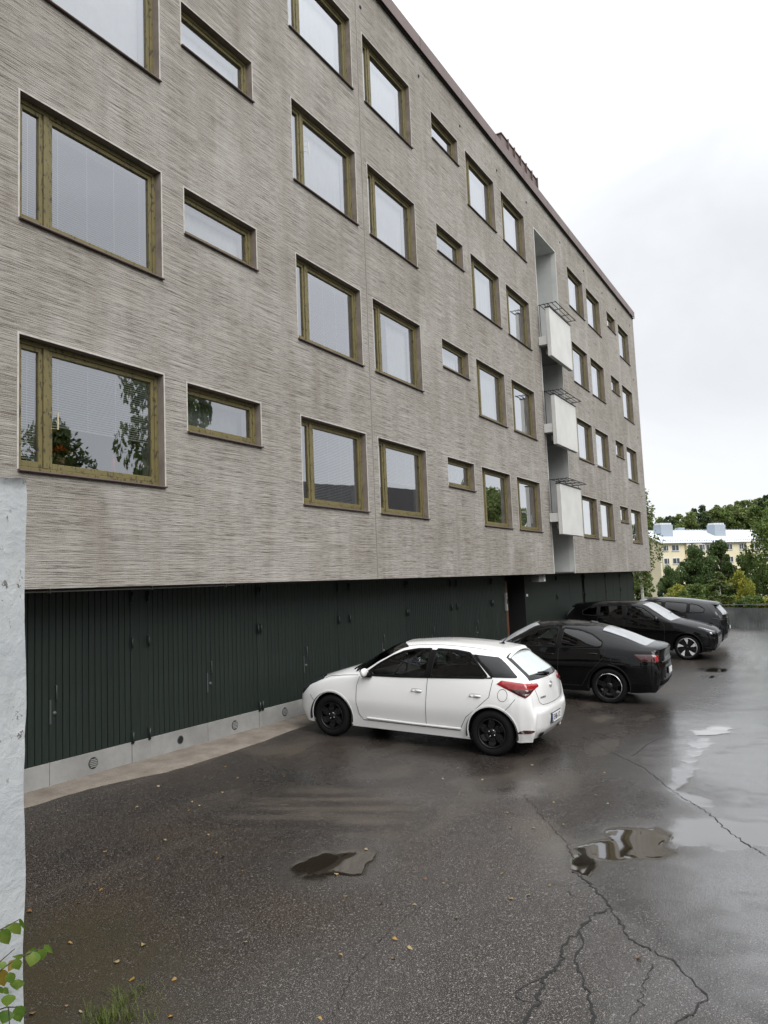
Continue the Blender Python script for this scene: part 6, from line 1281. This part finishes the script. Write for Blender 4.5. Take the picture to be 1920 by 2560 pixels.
# ------------------------------------------------------------------ birch sapling in front of the wall
LEAF = [((-10.729,-4.827,1.132),(-10.697,-4.827,1.081),.032),((-10.683,-4.755,1.1),(-10.699,-4.755,1.073),.032),((-10.728,-4.764,1.099),(-10.699,-4.764,1.036),.042),((-10.693,-4.814,1.131),(-10.669,-4.814,1.082),.012),((-10.613,-4.79,.983),(-10.635,-4.79,.938),.053),((-10.601,-4.795,.986),(-10.584,-4.795,.942),.041),((-10.566,-4.775,.982),(-10.528,-4.775,.939),.019),((-10.59,-4.761,.973),(-10.631,-4.761,.978),.023),((-10.69,-4.831,1.007),(-10.732,-4.831,1.023),.015),((-10.724,-4.837,1.012),(-10.71,-4.837,.97),.034),((-10.67,-4.756,.97),(-10.698,-4.756,.943),.03),((-10.739,-4.797,1.005),(-10.752,-4.797,.982),.024),((-10.733,-4.764,.967),(-10.716,-4.764,.902),.045),((-10.748,-4.84,.98),(-10.737,-4.84,.937),.033),((-10.685,-4.795,.921),(-10.691,-4.795,.886),.046),((-10.724,-4.768,.902),(-10.701,-4.768,.872),.018),((-10.735,-4.817,.898),(-10.742,-4.817,.86),.045),((-10.656,-4.745,.804),(-10.639,-4.745,.742),.044),((-10.693,-4.75,.811),(-10.714,-4.75,.773),.05),((-10.786,-4.837,.949),(-10.769,-4.837,.92),.017)]
BRN = [[(-10.783,-4.78,.966),(-10.744,-4.78,1.002),(-10.688,-4.78,1.022)],[(-10.86,-4.78,.88),(-10.736,-4.78,.974),(-10.685,-4.78,.984),(-10.641,-4.78,.983),(-10.597,-4.78,.981),(-10.57,-4.78,.985)],[(-10.86,-4.78,1.08),(-10.744,-4.78,1.108),(-10.698,-4.78,1.112),(-10.67,-4.78,1.115)],[(-10.86,-4.78,.85),(-10.743,-4.78,.844),(-10.716,-4.78,.839),(-10.688,-4.78,.825),(-10.68,-4.78,.823)],[(-10.86,-4.78,.55),(-10.707,-4.78,.779),(-10.71,-4.78,.826),(-10.713,-4.78,.838)],[(-10.88,-4.78,-.1),(-10.87,-4.78,.5),(-10.86,-4.78,.88),(-10.86,-4.78,1.25)]]
m = NT('birch_leaf'); g = m.noise(sc=140, detail=3); rv = m.rand(); c = m.mix(rv, (.060, .135, .014), (.135, .215, .030)); c = m.mix(m.ramp(m.noise(sc=30), [(.45, 0.0), (.7, .6)]), c, (.20, .24, .04)); c = m.mix(m.ramp(g, [(.66, 0.0), (.72, .9)]), c, (.05, .035, .015)); m.set(color=c, rough=.42)
t = m.n.new('ShaderNodeBsdfTranslucent'); m.l.new(c, t.inputs[0]); mx = m.n.new('ShaderNodeMixShader'); mx.inputs[0].default_value = .35; m.l.new(m.p.outputs[0], mx.inputs[1]); m.l.new(t.outputs[0], mx.inputs[2]); m.l.new(mx.outputs[0], m.out.inputs[0]); M['birch_leaf'] = m.mat
M['spotted_leaf'] = leafm('spotted_leaf', [(.26, .24, .03), (.24, .15, .025)]); M['twig'] = plain('twig', (.05, .035, .022), .7)
sap = empty('birch_sapling', (-10.88, -4.78, gz(-10.88, -4.78))); tag(sap, 'young birch sapling with green and yellowing leaves before the white wall', 'sapling'); so = Vector(sap.location)
for P in BRN: MB().tube([Vector(p)-so for p in P], [.0035 if len(P) != 4 or P[0][2] > 0 else .007]+[.0022]*(len(P)-2)+[.0012], 6).build('branch' if P[0][2] > 0 else 'stem', M['twig'], sap)
def leaf_blade(B, T_, w, rg, curl=.18):
    B, T_ = Vector(B), Vector(T_); ax = T_-B; L = ax.length; ax.normalize(); view = (CAM-B).normalized(); sd = ax.cross(view).normalized(); nm = sd.cross(ax).normalized(); sd = (sd+nm*rg.uniform(-.35, .35)).normalized(); nm = sd.cross(ax).normalized()
    w = max(w, .55*L) if w > .02 else w; n = 12; vs_ = []; fs_ = []
    for i in range(n+1):
        t = i/n; hw = w/2*(math.sin(math.pi*min(1, t*1.02)**.62)**.9 if 0 < t < 1 else 0)*(1+.10*(i % 2)); c_ = B+ax*L*t-nm*curl*L*(t-.5)**2
        vs_ += [c_-sd*hw+nm*hw*.30, c_, c_+sd*hw+nm*hw*.30]
    for i in range(n): b = 3*i; fs_ += [(b, b+3, b+4, b+1), (b+1, b+4, b+5, b+2)]
    return MB().add(vs_, fs_, 0, True)
rg = random.Random(4)
for i, (B, T_, w) in enumerate(LEAF): o = leaf_blade(B, T_, w, rg); o.v = [tuple(Vector(v)-so) for v in o.v]; o.build('leaf', M['spotted_leaf'] if i in (10, 12) else M['birch_leaf'], sap)

# ------------------------------------------------------------------ grass tufts, fallen leaves
rs = np.random.RandomState(21); V = []; Fq = []
for (x, y, n, s) in [(-9.12,-3.45,26,.8),(-9.10,-3.56,26,1),(-9.0,-3.58,26,.8),(-9.2,-3.58,50,1.1),(-9.33,-3.50,40,1.0),(-9.34,-3.63,60,1.2),(-9.26,-3.72,50,1.0),(-9.2,-3.83,30,.8),(-9.4,-3.66,60,1.2),(-9.3,-3.62,40,1.0),(-9.42,-3.80,50,1.0),(-9.05,-3.72,14,.6)]:
    for _ in range(n):
        px, py = x+rs.normal()*.035, y+rs.normal()*.035; h_ = (.03+.07*rs.rand())*s; a = rs.rand()*6.28; le = .02+.05*rs.rand(); w = .0022; zz = yard_z(px, py)-.003; dx, dy = math.cos(a), math.sin(a); b = len(V)
        for t, ww in ((0, 1), (.5, .8), (1, .05)): cx_, cy_, cz_ = px+dx*le*t*t, py+dy*le*t*t, zz+h_*(t-.25*t*t); V += [(cx_-dy*w*ww, cy_+dx*w*ww, cz_), (cx_+dy*w*ww, cy_-dx*w*ww, cz_)]
        Fq += [(b, b+1, b+3, b+2), (b+2, b+3, b+5, b+4)]
tag(link('grass', grid_mesh('grass', V, Fq, leafm('grass_blades', [(.04, .07, .012), (.08, .12, .02), (.14, .15, .03)]))), 'tufts of grass growing from the dirty asphalt edge', 'grass', kind='stuff')
FALL = [(-7.57,-1.5),(-8.04,-1.93),(-8.13,-2.12),(-8.37,-2.16),(-8.67,-1.98),(-8.86,-3.15),(-8.96,-3.41),(-8.83,-3.64),(-9.35,-3.3),(-9.5,-3.19),(-9.35,-3.43),(-9.13,-3.92),(-7.08,-1.74),(-6.83,-1.73),(-7.11,-2.49),(-6.52,-2.12),(-6.11,-1.14),(-5.49,-.33),(-5.88,-.39),(-5.85,-.49),(-5.68,-1.19),(-5.15,-.96),(-4.95,-1.0),(-4.81,-.46),(-4.8,-1.4),(-6.54,-.76),(-6.68,-.81),(-7.04,-.14),(-6.16,-1.31),(-6.33,-1.31),(-7.06,-2.37),(-7.42,-2.01),(-6.76,-1.99),(-7.27,-2.85),(-6.32,-3.51),(-7.27,-3.9),(-8.08,-4.39),(-8.24,-3.71),(-7.26,-4.22),(-6.93,-3.59),(-8.61,-3.13),(-8.83,-2.66),(-8.74,-4.69),(-4.75,-4.26),(-5.09,-4.67),(-5.18,-4.47),(-6.28,-4.81),(-6.68,-4.47),(-6.69,-4.3),(-6.35,-5.24),(-6.6,-5.15),(-6.71,-5.06),(-7.17,-4.46),(-7.72,-4.6),(-7.78,-4.75),(-7.95,-4.71),(-7.25,-6.12),(-7.22,-4.83),(-7.53,-5.23),(-3.7,-3.55),(-3.92,-3.12),(-3.37,-3.07),(-4.19,-4.59),(-3.97,-5.11),(-4.85,-4.89),(-3.75,-4.49),(-3.71,-4.92),(-2.73,-4.77),(-2.79,-3.86)]
m = NT('fallen_leaf'); rv = m.rand(); c = m.ramp(rv, [(0, (.27, .15, .03)), (.35, (.27, .20, .08)), (.65, (.26, .23, .14)), (1, (.17, .08, .03))]); m.set(color=c, rough=.45); M['fallen'] = m.mat
var = []
for k in range(4):
    rg = random.Random(60+k); mb = MB(); n = 8; L = .036; w = .028; vs_ = []; fs_ = []
    for i in range(n+1): t = i/n; hw = w/2*math.sin(math.pi*t**.62)**.9*(1+.12*(i % 2)); cu = .006*math.sin(t*3+k)+.003; vs_ += [(L*(t-.5), -hw, cu+hw*.35*rg.random()), (L*(t-.5), 0, cu), (L*(t-.5), hw, cu+hw*.35*rg.random())]
    for i in range(n): b = 3*i; fs_ += [(b, b+3, b+4, b+1), (b+1, b+4, b+5, b+2)]
    var.append(mb.add(vs_, fs_, 0, True).mesh('fallen_leaf', M['fallen']))
rg = random.Random(8)
for i, (x, y) in enumerate(FALL):
    o = link('fallen_leaf', var[i % 4]); o.location = (x, y, yard_z(x, y)+.004); o.rotation_euler = (rg.uniform(-.15, .15), rg.uniform(-.15, .15), rg.random()*6.28); s = rg.uniform(.6, 1.25); o.scale = (s, s, s); tag(o, 'small yellow or brown birch leaf lying on the wet asphalt', 'leaf', 'fallen leaves on the asphalt')

# ------------------------------------------------------------------ things on the sill inside the lowest left window
sz0 = 3.77
fp = empty('flower_pot', (-6.70, .27, sz0)); tag(fp, 'potted plant with orange flowers inside the lowest left window', 'flower pot')
MB().lathe([(0, 0), (.045, 0), (.058, .09), (.062, .10), (.05, .098), (.0, .085)], 18, 'z').build('pot', plain('clay_pot', (.22, .09, .05), .8), fp)
rs = np.random.RandomState(2); Vv, Fv = leaf_quads(np.array([(rs.normal()*.05, rs.normal()*.04, .13+.04*rs.rand()) for _ in range(60)]), .055, rs); link('foliage', grid_mesh('foliage', Vv, Fv, M['leaf_mid'], False), fp)
Vv, Fv = leaf_quads(np.array([(rs.normal()*.065, rs.normal()*.035, .20+.02*rs.normal()) for _ in range(90)]), .026, rs, 0, 1.1); link('flowers', grid_mesh('flowers', Vv, Fv, plain('orange_petals', (.85, .13, .02), .6), False), fp)
MB().lathe([(0, 0), (.10, 0), (.115, .09), (.105, .09), (.095, .01), (0, .01)], 20, 'z', (-6.30, .42, sz0+.08)).build('cooking_pot', M['dark_metal']); tag(bpy.data.objects['cooking_pot'], 'dark round pot inside the lowest left window', 'pot')
MB().lathe([(0, 0), (.024, 0), (.025, .16), (.011, .20), (.011, .235), (0, .236)], 14, 'z', (-5.935, .27, sz0)).build('red_bottle', plain('red_plastic', (.5, .02, .02), .35)); tag(bpy.data.objects['red_bottle'], 'slim red bottle on the sill inside the lowest left window', 'bottle')
